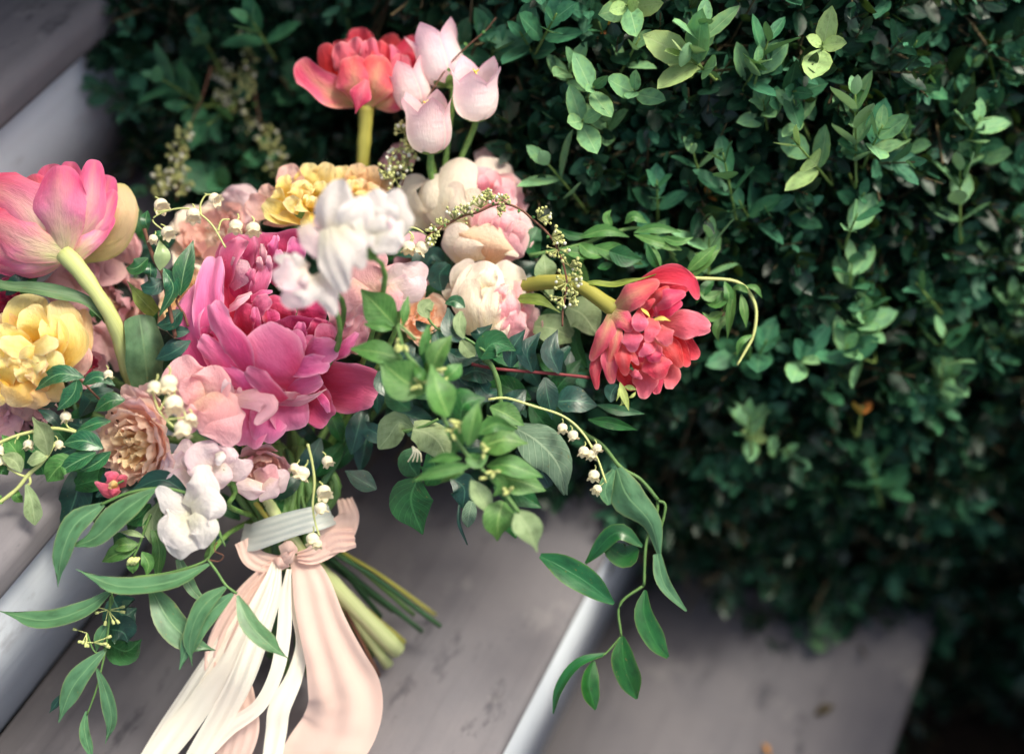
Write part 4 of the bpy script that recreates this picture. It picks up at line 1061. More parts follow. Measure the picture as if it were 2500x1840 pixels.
YELD = petal_mat('rose_yellow_deep', (244, 184, 50), (250, 206, 84), (252, 218, 110), streak=.2, trans=.38)
YELP = petal_mat('rose_yellow_pale', (252, 214, 92), (255, 234, 150), (255, 242, 188), edge=(254, 240, 206), streak=.12, trans=.38)
RDK = petal_mat('rose_heart_pink', (240, 150, 164), (244, 166, 180), (248, 190, 198), edge=(250, 206, 208), streak=.15, trans=.36)


def handrose(label, Zf, rows, x, y, z, z0):
    t = flowerAt('garden_rose', label, 'flower', x, y, z0 + z)
    petals(t, Zf, rows, z0=z0, blunt=.82, wide=1.08, tipc=.24, tipp=3.0, nu=14, nv=13)
    b = W(x, y, z0 - 70)
    part('sepals', joinG([blade([b, b + (CR * math.cos(q) + CU * math.sin(q)) * .012, b + (CR * math.cos(q) + CU * math.sin(q)) * .018 + CF * .006], [.003, .004, .0003], cup=.3, nu=6, nv=5) for q in np.arange(5) * 1.2566]), G_CAL, t)
    part('stem', tube([b, W((x + 720) / 2, (y + 1200) / 2, z0 - 190), W(700, 1215, -250)], [.0028, .0024], 7), G_STEM, t)
    return t

handrose('yellow garden rose behind the white sweet pea, petal edges freckled brown', Y8, [
    (BLS, [(300, 660, -50), (140, 600, -20), (25, 515, -30)], [90, 150, 90], (-.5, .1, .85), dict(cup=.5, ruf=.08)), (BLS, [(420, 560, -50), (260, 440, -30), (220, 340, -30)], [90, 120, 90], (-.4, .3, .85), dict(cup=.5, ruf=.1)),
    (BLS, [(640, 520, -60), (540, 290, -30), (500, 100, -30)], [120, 170, 130], (-.2, .3, .93), dict(cup=.5, ruf=.1)), (YEL, [(720, 500, -60), (740, 280, -30), (770, 85, -30)], [110, 150, 120], (0, .3, .95), dict(cup=.5, ruf=.14)),
    (YEL, [(820, 500, -60), (920, 270, -30), (1000, 90, -30)], [110, 150, 120], (.1, .3, .95), dict(cup=.4, ruf=.14)), (YELD, [(650, 660, -40), (650, 470, -26), (660, 330, -30)], [180, 230, 170], (0, .2, 1), dict(cup=.5)),
    (BLS, [(620, 790, -10), (420, 800, 12), (205, 800, 0)], [40, 62, 44], (-.1, -.4, .9), dict(cup=-.5, ruf=.15)), (YEL, [(560, 740, 0), (380, 670, 30), (210, 560, 16)], [70, 130, 84], (-.3, .1, .95), dict(cup=.7, ruf=.06)),
    (YEL, [(680, 800, 10), (500, 740, 34), (260, 650, 20)], [50, 72, 44], (-.1, .5, .87), dict(cup=.5, ruf=.1)), (YEL, [(860, 720, 10), (780, 770, 34), (650, 790, 24)], [90, 120, 80], (.1, .4, .9), dict(cup=.6, ruf=.1)),
    (YEL, [(480, 500, -10), (460, 380, 16), (480, 230, 5)], [60, 100, 66], (-.3, .2, .93), dict(cup=.6, ruf=.12)), (YEL, [(460, 600, 0), (400, 490, 26), (360, 400, 14)], [50, 90, 56], (-.4, .2, .9), dict(cup=.7, ruf=.1)),
    (YELP, [(640, 560, -5), (660, 430, 26), (700, 290, 20)], [80, 120, 80], (0, .2, 1), dict(cup=.6, ruf=.12)), (YEL, [(560, 560, 5), (590, 470, 34), (590, 370, 26)], [70, 96, 70], (-.1, .2, .97), dict(cup=.6, ruf=.14)),
    (YELP, [(640, 650, 16), (550, 570, 46), (500, 490, 38)], [60, 96, 60], (-.2, .3, .93), dict(cup=.7, ruf=.1)), (YELP, [(740, 650, 16), (660, 610, 46), (580, 620, 38)], [50, 84, 50], (0, .4, .9), dict(cup=.6, ruf=.12)),
    (YELP, [(790, 620, 16), (790, 540, 42), (800, 480, 36)], [50, 72, 52], (.1, .2, .97), dict(cup=.7, ruf=.14)), (YEL, [(700, 490, 6), (740, 400, 34), (790, 350, 28)], [50, 84, 56], (.1, .2, .97), dict(cup=.6, ruf=.14)),
    (YEL, [(840, 520, 0), (890, 420, 26), (900, 300, 18)], [60, 96, 66], (.2, .2, .95), dict(cup=.6, ruf=.14)), (YEL, [(860, 640, 10), (920, 560, 34), (980, 500, 24)], [60, 90, 60], (.2, .1, .96), dict(cup=.6, ruf=.12)),
    (YELP, [(700, 580, 24), (720, 520, 44), (720, 460, 40)], [36, 50, 36], (0, .2, 1), dict(cup=.8))], 722, 490, 0, -120)
handrose('apricot yellow garden rose directly below the tall coral tulip stem', Y8, [
    (YEL, [(1280, 520, -50), (1160, 280, -25), (1150, 120, -30)], [110, 150, 120], (-.1, .4, .9), dict(cup=.5, ruf=.14)), (APR, [(1330, 520, -50), (1330, 260, -25), (1330, 90, -30)], [110, 150, 120], (0, .4, .9), dict(cup=.5, ruf=.14)),
    (APR, [(1380, 520, -50), (1490, 280, -25), (1520, 120, -30)], [110, 150, 120], (.1, .4, .9), dict(cup=.5, ruf=.12)), (APR, [(1430, 540, -50), (1610, 370, -25), (1750, 330, -30)], [100, 140, 100], (.2, .4, .9), dict(cup=.5, ruf=.12)),
    (YEL, [(1260, 520, -10), (1230, 400, 12), (1230, 290, 4)], [70, 110, 76], (0, .3, .95), dict(cup=.6, ruf=.14)), (APR, [(1340, 520, -10), (1350, 390, 12), (1360, 270, 4)], [70, 110, 76], (0, .3, .95), dict(cup=.6, ruf=.16)),
    (APR, [(1400, 540, -5), (1480, 430, 16), (1560, 350, 8)], [70, 110, 70], (.1, .3, .95), dict(cup=.6, ruf=.16)), (YEL, [(1400, 600, 5), (1480, 520, 24), (1620, 440, 14)], [60, 90, 54], (.1, .4, .9), dict(cup=.6, ruf=.14)),
    (YEL, [(1330, 600, 10), (1370, 500, 30), (1420, 420, 22)], [60, 90, 56], (0, .3, .95), dict(cup=.7, ruf=.14)), (APR, [(1480, 640, 5), (1580, 560, 20), (1700, 500, 8)], [60, 90, 54], (.2, .3, .93), dict(cup=.5, ruf=.12))], 880, 460, 0, -150)
handrose('big cream garden rose with a pink heart opening to the upper right', Z5, [
    (CRM, [(1100, 700, -60), (1280, 340, -40), (1310, 130, -60)], [120, 230, 170], (.2, .4, .9), dict(cup=.6, ruf=.04)), (RPK, [(1200, 700, -50), (1440, 480, -20), (1580, 380, -40)], [130, 220, 160], (.4, .2, .9), dict(cup=.6, ruf=.05)),
    (RDK, [(1180, 600, -40), (1200, 380, -25), (1200, 210, -30)], [130, 170, 130], (.2, .3, .93), dict(cup=.6)), (RDK, [(1140, 500, -10), (1150, 370, 16), (1120, 230, 8)], [60, 84, 56], (.4, .2, .9), dict(cup=.7)),
    (RDK, [(1270, 480, -10), (1290, 350, 16), (1290, 240, 8)], [60, 84, 60], (.0, .2, .95), dict(cup=.7)), (RDK, [(1200, 440, 10), (1210, 350, 28), (1205, 280, 22)], [44, 60, 40], (.1, .2, .95), dict(cup=.8)),
    (RPK, [(1330, 520, -5), (1400, 420, 18), (1400, 310, 8)], [70, 104, 70], (.2, .2, .95), dict(cup=.6)), (RPK, [(1300, 560, 5), (1400, 500, 26), (1500, 470, 14)], [70, 110, 70], (.2, .3, .93), dict(cup=.5)),
    (CRM, [(740, 760, -30), (590, 600, 0), (540, 420, 0), (680, 300, -10)], [60, 124, 116, 70], (-.55, .1, .83), dict(cup=.6)), (CRM, [(860, 770, -20), (720, 590, 20), (720, 400, 24), (840, 280, 10)], [60, 126, 120, 70], (-.5, .15, .85), dict(cup=-.6)),
    (CRM, [(1020, 760, 0), (900, 540, 44), (960, 300, 40), (1090, 150, 16)], [120, 230, 190, 70], (-.25, .2, .95), dict(cup=-.6)), (CRM, [(1120, 660, 0), (1050, 460, 34), (1080, 280, 30)], [70, 90, 60], (.0, .2, .97), dict(cup=-.4)), (CRM, [(1060, 770, 10), (950, 590, 50), (985, 350, 46)], [60, 124, 92], (-.35, .2, .92), dict(cup=-.6, curl=.3)), (CRM, [(1200, 700, 20), (1130, 560, 52), (1130, 410, 44)], [70, 116, 92], (.05, .1, 1), dict(cup=-.5, curl=.3)), (RPK, [(1240, 620, 20), (1230, 520, 46), (1260, 430, 38)], [60, 96, 70], (.2, .2, .96), dict(cup=-.4, ruf=.1))], 1110, 480, 0, -190)
handrose('pink and peach garden rose under the spirea arch', Z5, [
    (RPK, [(1250, 900, -50), (1340, 640, -25), (1400, 490, -40)], [120, 210, 150], (.2, .3, .93), dict(cup=.6)), (RPK, [(1300, 960, -50), (1480, 800, -10), (1610, 660, -30)], [110, 180, 140], (.4, .1, .9), dict(cup=.6, ruf=.05)),
    (CRM, [(1080, 1030, -10), (970, 880, 14), (940, 720, 4)], [120, 170, 130], (-.45, .1, .88), dict(cup=-.5)), (RDK, [(1340, 880, -10), (1400, 700, 10), (1440, 600, 0)], [110, 150, 100], (.2, .2, .95), dict(cup=.6)),
    (RPK, [(1330, 840, 15), (1400, 720, 34), (1450, 640, 26)], [60, 96, 62], (.1, .2, .97), dict(cup=.7)), (RPK, [(1250, 820, 10), (1270, 690, 34), (1330, 590, 26)], [60, 94, 64], (.0, .2, .97), dict(cup=.6)), (RPK, [(1440, 880, 10), (1510, 790, 30), (1560, 700, 20)], [60, 94, 60], (.3, .2, .93), dict(cup=.6)),
    (PCH, [(1200, 1050, 0), (1240, 900, 44), (1300, 730, 30)], [130, 240, 190], (0, -.05, 1), dict(cup=-.5)), (RPK, [(1330, 1030, -5), (1470, 900, 30), (1590, 780, 14)], [90, 150, 110], (.25, 0, .96), dict(cup=-.5)),
    (CRM, [(1130, 1060, 5), (1080, 930, 42), (1110, 800, 32)], [90, 140, 110], (-.2, 0, .97), dict(cup=-.5)), (CRM, [(1370, 960, 10), (1450, 965, 30), (1530, 1010, 18)], [30, 42, 30], (0, .3, .95), dict(cup=-.5))], 1185, 570, 0, -140)
handrose('cream ruffled rose with pink edges below the pink and peach rose', Z5, [
    (CRM, [(940, 1420, -30), (900, 1330, -10), (890, 1255, -20)], [50, 64, 44], (-.4, .2, .9), dict(cup=.5, ruf=.1)), (CRM, [(1020, 1400, -20), (1000, 1200, 14), (1110, 1040, 4)], [60, 88, 66], (-.4, .2, .9), dict(cup=.6)),
    (CRM, [(1330, 1650, -30), (1400, 1330, 10), (1440, 1060, -10)], [130, 190, 140], (.2, .3, .93), dict(cup=.5, ruf=.14)), (RPK, [(1480, 1740, -30), (1620, 1560, -5), (1680, 1480, -15)], [110, 150, 90], (.4, .1, .9), dict(cup=.5, ruf=.2)),
    (RPK, [(1400, 1700, -20), (1500, 1440, 14), (1520, 1230, 4)], [120, 160, 110], (.3, .2, .93), dict(cup=.5, ruf=.2, jag=.02)), (CRM, [(1240, 1700, -10), (1180, 1370, 46), (1230, 1060, 26)], [160, 260, 200], (-.1, .1, 1), dict(cup=-.5, ruf=.05, pleat=.03)),
    (CRM, [(1340, 1640, 10), (1350, 1440, 46), (1370, 1200, 34)], [70, 110, 80], (.1, .2, .97), dict(cup=-.4, ruf=.2)), (RPK, [(1400, 1660, 20), (1440, 1480, 44), (1430, 1330, 36)], [60, 96, 66], (.2, .2, .95), dict(cup=.6, ruf=.2)),
    (RPK, [(1420, 1740, 20), (1500, 1600, 40), (1560, 1500, 30)], [60, 96, 60], (.3, .2, .93), dict(cup=.6, ruf=.2)), (CRM, [(1220, 1780, 0), (1330, 1700, 36), (1420, 1560, 34)], [60, 90, 56], (0, .2, .97), dict(cup=-.4, ruf=.16)),
    (RPK, [(1360, 1800, -10), (1500, 1740, 20), (1600, 1640, 10)], [60, 90, 54], (.2, 0, .97), dict(cup=-.4, ruf=.2)), (CRM, [(1120, 1720, 16), (1075, 1470, 54), (1130, 1220, 42)], [66, 130, 96], (-.35, .1, .93), dict(cup=-.6, curl=.3, ruf=.06)), (CRM, [(1290, 1720, 24), (1270, 1500, 60), (1310, 1290, 48)], [60, 100, 76], (.05, .15, .98), dict(cup=-.4, curl=.35, ruf=.15)), (RPK, [(1330, 1420, 40), (1370, 1330, 56), (1430, 1270, 46)], [36, 60, 42], (.2, .2, .95), dict(cup=.6, ruf=.2)), (CRM, [(1240, 1330, 40), (1250, 1220, 54), (1290, 1120, 44)], [50, 84, 60], (0, .2, .97), dict(cup=.5, ruf=.2)), (CRM, [(1180, 1760, -20), (1250, 1780, 10), (1400, 1800, 0)], [60, 70, 50], (0, -.3, .95), dict(cup=-.4, ruf=.1))], 1190, 740, 0, -110)
handrose('soft yellow garden rose with crinkled heart at the left edge of the bouquet', Z3, [
    (BLS, [(200, 1880, -70), (210, 2030, -50), (160, 2130, -60)], [110, 140, 90], (0, -.4, .9), dict(cup=-.4, ruf=.12)), (APR, [(480, 1760, -60), (610, 1520, -30), (640, 1280, -40)], [80, 100, 66], (.5, .2, .85), dict(cup=.5, ruf=.16, jag=.02)),
    (BLS, [(500, 1820, -60), (620, 1680, -30), (650, 1500, -40)], [60, 84, 50], (.5, 0, .85), dict(cup=.5, ruf=.2, jag=.02)), (YEL, [(270, 1600, -60), (230, 1340, -20), (280, 1175, -30)], [150, 190, 160], (-.05, .3, .95), dict(cup=.55, ruf=.05)),
    (APR, [(180, 1520, -50), (40, 1420, -20), (-50, 1370, -30)], [80, 110, 76], (-.3, .3, .9), dict(cup=.5, ruf=.1)), (YEL, [(420, 1700, -40), (500, 1460, 4), (440, 1215, -10)], [100, 130, 104], (.35, .2, .9), dict(cup=.6, ruf=.05)),
    (YEL, [(440, 1740, -20), (555, 1540, 14), (520, 1320, 0)], [80, 110, 80], (.45, .1, .88), dict(cup=.6, ruf=.08)), (YELD, [(300, 1750, -40), (300, 1560, -20), (310, 1420, -20)], [180, 220, 180], (0, .2, .97), dict(cup=.5)),
    (YEL, [(310, 1530, -10), (270, 1390, 20), (220, 1265, 10)], [84, 116, 90], (-.1, .3, .95), dict(cup=.6, ruf=.05)), (YEL, [(400, 1640, 0), (420, 1480, 26), (370, 1340, 16)], [76, 100, 76], (.2, .2, .95), dict(cup=.7)),
    (YEL, [(220, 1640, -10), (70, 1540, 20), (-50, 1440, 6)], [80, 124, 96], (-.3, .3, .9), dict(cup=.5, ruf=.08)), (YELP, [(280, 1650, 20), (130, 1570, 48), (0, 1520, 38)], [50, 84, 56], (-.1, .4, .9), dict(cup=-.4, ruf=.08)),
    (YELP, [(240, 1590, 34), (350, 1550, 62), (455, 1545, 50)], [40, 80, 48], (.05, .4, .9), dict(cup=-.5, ruf=.06)), (YELP, [(310, 1670, 30), (220, 1620, 54), (140, 1650, 46)], [40, 64, 44], (0, .2, .97), dict(cup=-.5)),
    (YEL, [(60, 1880, 0), (60, 1740, 34), (10, 1640, 22)], [60, 96, 66], (-.2, .2, .95), dict(cup=.5, ruf=.12)), (YELP, [(360, 1840, 16), (410, 1720, 42), (440, 1610, 32)], [60, 86, 64], (.2, .2, .95), dict(cup=-.5, ruf=.1)),
    (YELP, [(180, 1790, 20), (270, 1710, 52), (340, 1640, 44)], [50, 76, 52], (0, .3, .95), dict(cup=-.4, ruf=.16)), (YELP, [(260, 1860, 16), (200, 1760, 46), (140, 1700, 36)], [50, 84, 54], (-.1, .2, .97), dict(cup=.6, ruf=.14)),
    (APR, [(350, 1870, 20), (280, 1800, 48), (200, 1790, 40)], [40, 64, 44], (0, .2, .97), dict(cup=.6, ruf=.2)), (APR, [(300, 1780, 30), (320, 1740, 50), (370, 1700, 44)], [30, 50, 34], (0, .2, .97), dict(cup=.6, ruf=.2)), (YELP, [(120, 1760, 24), (110, 1700, 46), (140, 1640, 38)], [36, 56, 40], (0, .2, .97), dict(cup=.6, ruf=.2)),
    (YEL, [(160, 1780, 0), (130, 1910, 30), (60, 2020, 10)], [90, 136, 90], (-.1, -.3, .95), dict(cup=-.5, ruf=.06)), (APR, [(240, 1830, 0), (260, 1940, 26), (210, 2050, 0)], [80, 116, 70], (.05, -.3, .95), dict(cup=-.5, ruf=.08)),
    (APR, [(350, 1830, 0), (400, 1920, 22), (360, 2000, 4)], [60, 96, 60], (.2, -.2, .95), dict(cup=-.5, ruf=.1)), (YEL, [(20, 1820, 0), (-30, 1930, 16), (-40, 2030, 0)], [60, 96, 60], (-.2, -.3, .93), dict(cup=-.4))], 90, 870, 0, 10)

# ------------------------------------------------------------------ sweet peas
def pea(label, rows, Zf, x, y, z, stempts=None, z0=0.0, calyx=None):
    t = flowerAt('sweet_pea', label, 'flower', x, y, z)
    petals(t, Zf, rows, z0=z0, nu=17, nv=17, blunt=.66, wide=1.1, tipc=.28, tipp=2.5, rufs=.5, ruff=1.2)
    if stempts is not None:
        stem(t, SRC(stempts), [.0016, .0017, .0018], G_CAL)
    if calyx is not None:
        c = SRC([calyx])[0]; d = unit(SRC([stempts[0]])[0] - SRC([stempts[1]])[0])
        part('calyx', joinG([blade([c - d * .004, c + d * .002 + v * .003, c + d * .008 + v * .005], [.002, .0026, .0003], up=(0, 0, 1), cup=.5, nu=6, nv=5)
                             for v in (CR, -CR, CU, -CU, -CF)]), G_CAL, t)
    return t

pea('large white sweet pea in front of the yellow rose, blurred as it stands nearest',
    [(SPW, [(1180, 1000, -10), (1060, 640, 10), (1120, 270, 0)], [120, 240, 160], (-.2, .1, 1), dict(cup=-.35, ruf=.14, pleat=.10, npl=2.2)),
     (SPW, [(1180, 1000, 0), (1320, 700, 20), (1430, 480, 10)], [120, 190, 110], (.3, .2, .95), dict(cup=.3, ruf=.14, pleat=.06)),
     (SPB, [(1060, 900, -20), (940, 760, -10), (880, 560, -10)], [90, 130, 60], (-.3, .1, .95), dict(cup=-.3, ruf=.12)),
     (SPW, [(1100, 850, 30), (1280, 1120, 50), (1400, 1340, 30)], [60, 150, 80], (.2, -.2, 1), dict(cup=-.5, ruf=.1)),
     (SPW, [(960, 860, 40), (1060, 1250, 60), (1180, 1620, 40)], [80, 190, 120], (-.1, -.1, 1), dict(cup=-.5, ruf=.08, pleat=.08)),
     (SPB, [(700, 820, 20), (760, 1000, 30), (860, 1220, 30)], [80, 110, 60], (-.2, .1, 1), dict(cup=-.3, ruf=.12))],
    Y8, 830, 560, 290, [(800, 700, 240), (830, 820, 100), (780, 960, -120), (740, 1180, -260)], 290)
pea('white ruffled sweet pea nearest the cream roses, blurred',
    [(SPW, [(1640, 1000, 0), (1560, 760, 20), (1560, 400, 10)], [140, 240, 160], (0, .1, 1), dict(cup=.35, ruf=.2, jag=.01)),
     (SPW, [(1660, 1000, 0), (1760, 700, 20), (1820, 400, 10)], [140, 200, 110], (.2, .1, 1), dict(cup=-.3, ruf=.2, jag=.01)),
     (SPW, [(1640, 1000, 10), (1700, 900, 30), (1850, 780, 20)], [140, 190, 120], (.2, 0, 1), dict(cup=.3, ruf=.2)),
     (SPW, [(1560, 900, 20), (1640, 1000, 40), (1820, 1120, 30)], [120, 160, 90], (.1, -.2, 1), dict(cup=-.3, ruf=.18)),
     (SPW, [(1500, 860, 15), (1460, 980, 30), (1500, 1080, 30)], [90, 120, 80], (0, -.2, 1), dict(cup=-.3, ruf=.1)),
     (SPB, [(1660, 740, 30), (1710, 790, 40), (1720, 880, 36)], [30, 46, 20], (0, 0, 1), dict(cup=-.7))],
    Y8, 940, 560, 280, [(900, 620, 250), (940, 680, 180), (880, 900, -100), (760, 1180, -260)], 280, (905, 618, 255))
pea('white sweet pea hanging over the top of the large peony, blurred',
    [(SPW, [(620, 1340, 0), (480, 1240, 10), (330, 1200, 0)], [40, 80, 40], (0, .3, .95), dict(cup=-.4, ruf=.2)),
     (SPB, [(720, 1350, 10), (540, 1420, 25), (320, 1420, 10)], [90, 170, 110], (-.1, .1, 1), dict(cup=.5, ruf=.16)),
     (SPB, [(720, 1400, 10), (600, 1640, 30), (430, 1760, 20)], [90, 190, 100], (-.1, -.2, 1), dict(cup=-.4, ruf=.16)),
     (SPW, [(720, 1420, 20), (720, 1640, 34), (700, 1780, 24)], [80, 160, 110], (.05, -.2, 1), dict(cup=-.4, ruf=.14)),
     (SPW, [(740, 1340, 0), (640, 1260, 20), (560, 1150, 15)], [50, 70, 40], (0, .3, .95), dict(cup=-.4, ruf=.14)),
     (SPW, [(840, 1400, 10), (980, 1680, 24), (1060, 1900, 10)], [70, 120, 70], (.2, -.2, .95), dict(cup=-.5, ruf=.14)),
     (SPB, [(700, 1380, 30), (690, 1480, 44), (720, 1580, 34)], [40, 60, 26], (0, 0, 1), dict(cup=-.8))],
    Y8, 740, 690, 290, [(780, 680, 270), (840, 760, 120), (780, 960, -120), (730, 1180, -260)], 290)
pea('pale pink sweet pea below the blurred white one, beside the peach rose',
    [(SPP, [(300, 1330, -20), (200, 1100, 0), (330, 980, -5)], [120, 200, 130], (0, .1, 1), dict(cup=-.4, ruf=.15)),
     (SPB, [(340, 1330, 0), (560, 1200, 10), (690, 1080, 0)], [120, 150, 80], (.2, .1, .95), dict(cup=.4, ruf=.2)),
     (SPB, [(380, 1330, 10), (580, 1300, 24), (680, 1200, 15)], [90, 120, 60], (.2, -.1, .95), dict(cup=-.4, ruf=.2)),
     (SPP, [(360, 1280, 20), (400, 1400, 30), (460, 1500, 20)], [60, 90, 50], (.1, -.2, .95), dict(cup=-.6)),
     (SPP, [(120, 1250, 0), (40, 1350, 10), (-40, 1500, 0)], [80, 110, 60], (-.2, -.1, .95), dict(cup=-.4, ruf=.1))],
    Z5, 950, 690, 60, [(980, 700, 40), (960, 820, -40), (860, 1000, -160), (750, 1190, -260)], 60)
pea('pink ruffled sweet pea tucked under the left side of the peony',
    [(SPP, [(1560, 520, -20), (1440, 380, 0), (1420, 210, -10)], [90, 180, 120], (-.1, .1, 1), dict(cup=-.45, ruf=.2)),
     (SPP, [(1580, 520, 0), (1640, 400, 20), (1640, 290, 10)], [90, 150, 90], (.1, .2, .95), dict(cup=.4, ruf=.15)),
     (SPP, [(1600, 520, 0), (1500, 480, 20), (1390, 440, 10)], [70, 120, 80], (-.2, .1, .95), dict(cup=-.4, ruf=.2)),
     (SPP, [(1600, 520, 10), (1640, 660, 44), (1560, 800, 24)], [120, 180, 110], (0, -.15, 1), dict(cup=-.6, ruf=.10)),
     (SPP, [(1640, 540, 10), (1720, 740, 40), (1820, 910, 20)], [90, 170, 80], (.15, -.15, .97), dict(cup=-.5, ruf=.10)),
     (SPP, [(1760, 560, 10), (1950, 550, 40), (2090, 600, 34), (1980, 750, 30)], [30, 70, 80, 30], (.1, .2, .97), dict(cup=-.7, ruf=.2)),
     (SPP, [(1800, 550, 0), (1850, 500, 20), (1860, 460, 15)], [24, 40, 20], (0, .2, .95), dict(cup=-.5)),
     (SPB, [(1780, 540, 0), (1760, 440, 30), (1780, 390, 20)], [40, 50, 26], (.1, .2, .95), dict(cup=.6)),
     (SPP, [(1420, 560, -10), (1460, 700, 14), (1480, 820, 4)], [70, 90, 70], (-.1, -.1, 1), dict(cup=-.4, ruf=.1))],
    Z7, 520, 970, 60, [(560, 1000, 20), (590, 1080, -60), (680, 1220, -220)], 60)
pea('blush white sweet pea with a cream keel under the pink sweet pea',
    [(SPB, [(1450, 1120, -30), (1330, 1080, -10), (1270, 1020, -20)], [80, 140, 110], (-.2, .1, .95), dict(cup=.4, ruf=.2)),
     (SPB, [(1480, 1120, -30), (1440, 980, -10), (1440, 860, -20)], [80, 100, 70], (-.1, .1, .95), dict(cup=-.4, ruf=.14)),
     (SPB, [(1480, 1150, -20), (1400, 1220, -5), (1430, 1300, -20)], [70, 110, 70], (-.1, -.2, .95), dict(cup=.4, ruf=.2)),
     (SPB, [(1680, 1090, 0), (1600, 980, 20), (1610, 870, 10)], [80, 140, 110], (-.1, .15, .97), dict(cup=.4, ruf=.18)),
     (SPB, [(1700, 1090, 0), (1780, 990, 20), (1840, 960, 10)], [70, 110, 70], (.2, .1, .95), dict(cup=-.4, ruf=.18)),
     (SPB, [(1720, 1100, 0), (1860, 1090, 20), (1960, 1040, 10)], [60, 90, 60], (.2, 0, .95), dict(cup=-.4, ruf=.16)),
     (SPB, [(1660, 1080, 10), (1680, 1180, 34), (1690, 1250, 20)], [80, 120, 50], (0, -.2, .97), dict(cup=-.5, ruf=.14)),
     (SPB, [(1590, 1050, 10), (1540, 1120, 30), (1560, 1200, 20)], [60, 90, 60], (-.2, -.1, .97), dict(cup=-.4, ruf=.1)),
     (SPW, [(1690, 960, 20), (1700, 1010, 44), (1690, 1070, 40)], [30, 46, 16], (0, 0, 1), dict(cup=-.9))],
    Z7, 520, 1130, 60, [(560, 1165, 60), (575, 1200, 40), (560, 1235, 20), (620, 1260, -150)], 65, (560, 1168, 60))
pea('pure white sweet pea hanging lowest, wings folded like a butterfly',
    [(SPW, [(1130, 240, -20), (1020, 190, 0), (915, 95, 0)], [40, 70, 24], (-.1, .4, .9), dict(cup=-.5, ruf=.08)),
     (SPW, [(1120, 260, -10), (1010, 330, 20), (920, 330, 15)], [60, 120, 90], (-.15, .1, .97), dict(cup=-.4, ruf=.10)),
     (SPW, [(1120, 290, 0), (1060, 400, 24), (1030, 510, 10)], [60, 110, 50], (-.05, -.15, 1), dict(cup=-.4, ruf=.12)),
     (SPW, [(1120, 220, 0), (1180, 100, 25), (1190, -40, 10)], [60, 90, 50], (.05, .1, 1), dict(cup=-.5, ruf=.1)),
     (SPW, [(1120, 230, 5), (1230, 210, 34), (1310, 250, 15)], [60, 110, 60], (.2, .05, .97), dict(cup=-.5, ruf=.10)),
     (SPW, [(1140, 240, 10), (1190, 350, 30), (1185, 450, 15)], [50, 80, 40], (.1, -.15, .97), dict(cup=-.5, ruf=.10))],
    Y1, 468, 1250, 90, [(525, 1270, 80), (520, 1320, 60), (505, 1360, 50), (560, 1300, -100), (660, 1250, -240)], 90)
pea('pale pink sweet pea at the right below the peony beside the white bells',
    [(SPP, [(1980, 1180, -30), (2080, 1150, -10), (2130, 1060, -20)], [60, 90, 60], (.1, .1, .97), dict(cup=.4, ruf=.14)),
     (SPB, [(2050, 1200, -30), (2150, 1180, -10), (2240, 1120, -20)], [60, 100, 60], (.2, 0, .97), dict(cup=-.4, ruf=.14)),
     (SPB, [(1980, 1180, -10), (1950, 1250, 10), (1960, 1330, -5)], [70, 130, 90], (0, -.2, .97), dict(cup=-.4, ruf=.12)),
     (SPB, [(2050, 1200, -10), (2090, 1260, 10), (2160, 1290, -5)], [60, 110, 70], (.1, -.2, .97), dict(cup=-.4, ruf=.12))],
    Z7, 650, 1175, -20, [(640, 1190, -60), (660, 1220, -150), (690, 1260, -230)], -20)
for i, (lab, cx, cy, cz, m) in enumerate((
        ('dusky mauve sweet pea in shade right of the left pink tulip', 300, 640, -190, SPM), ('pale mauve sweet pea in shade under the left pink tulip', 185, 705, -170, SPM),
        ('blush sweet pea in shade right of the left tulip stem', 262, 845, -170, SPM), ('mauve sweet pea at the lower left under the yellow rose', 20, 1000, -80, SPM),
        ('blush white sweet pea blurred above the lily of the valley', 565, 520, -260, SPB), ('small pink sweet pea behind the bellflower stems', 975, 395, -300, SPM),
        ('blush sweet pea high at the back behind the cream rose', 1195, 400, -330, SPB), ('cream sweet pea in the gap below the bells of the right', 1010, 640, -200, SPP))):
    r = np.random.default_rng(i + 50)
    rows = []
    for k_ in range(6):
        a = r.uniform(0, 6.28) if k_ else 1.5
        L_ = r.uniform(55, 85) * (.6 if i in (5, 6) else 1)
        rows.append((m, [(cx, cy, -15), (cx + math.cos(a) * L_ * .6, cy - math.sin(a) * L_ * .6, 15), (cx + math.cos(a) * L_, cy - math.sin(a) * L_, 0)], [L_ * .4, L_ * .62, L_ * .42],
                     (math.cos(a) * .2, math.sin(a) * .2, 1), dict(cup=r.choice([-.4, .4]), ruf=.2)))
    pea(lab, rows, SRC, cx, cy, cz, [(cx, cy, -20 + 0), (cx + 80, cy + 150, -60), (720, 1150, -80)] if False else None, cz)
# ------------------------------------------------------------------ leaf materials and sprigs
L_HUC = leaf_mat('huckleberry_leaf', (34, 84, 54), (150, 166, 116), (120, 160, 110), .27, .12, .2, (46, 104, 62), .2, .55, edge=(70, 118, 70))
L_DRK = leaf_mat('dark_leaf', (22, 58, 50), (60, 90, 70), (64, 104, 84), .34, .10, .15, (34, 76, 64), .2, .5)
L_ROS = leaf_mat('rose_leaf', (34, 86, 46), (70, 110, 70), (70, 126, 74), .42, .2, .35, (48, 108, 56), .15)
L_BRI = leaf_mat('honeysuckle_leaf', (76, 124, 62), (134, 156, 106), (136, 172, 100), .42, .3, .3, (100, 146, 78), .14)
L_GRY = leaf_mat('grey_green_leaf', (138, 156, 112), (160, 172, 134), (168, 182, 138), .6, .25, .25, (158, 172, 132), .1)
L_SAG = leaf_mat('felted_leaf', (104, 128, 108), (130, 148, 126), (140, 158, 134), .75, .12, .5, (120, 142, 122), .05, .2)
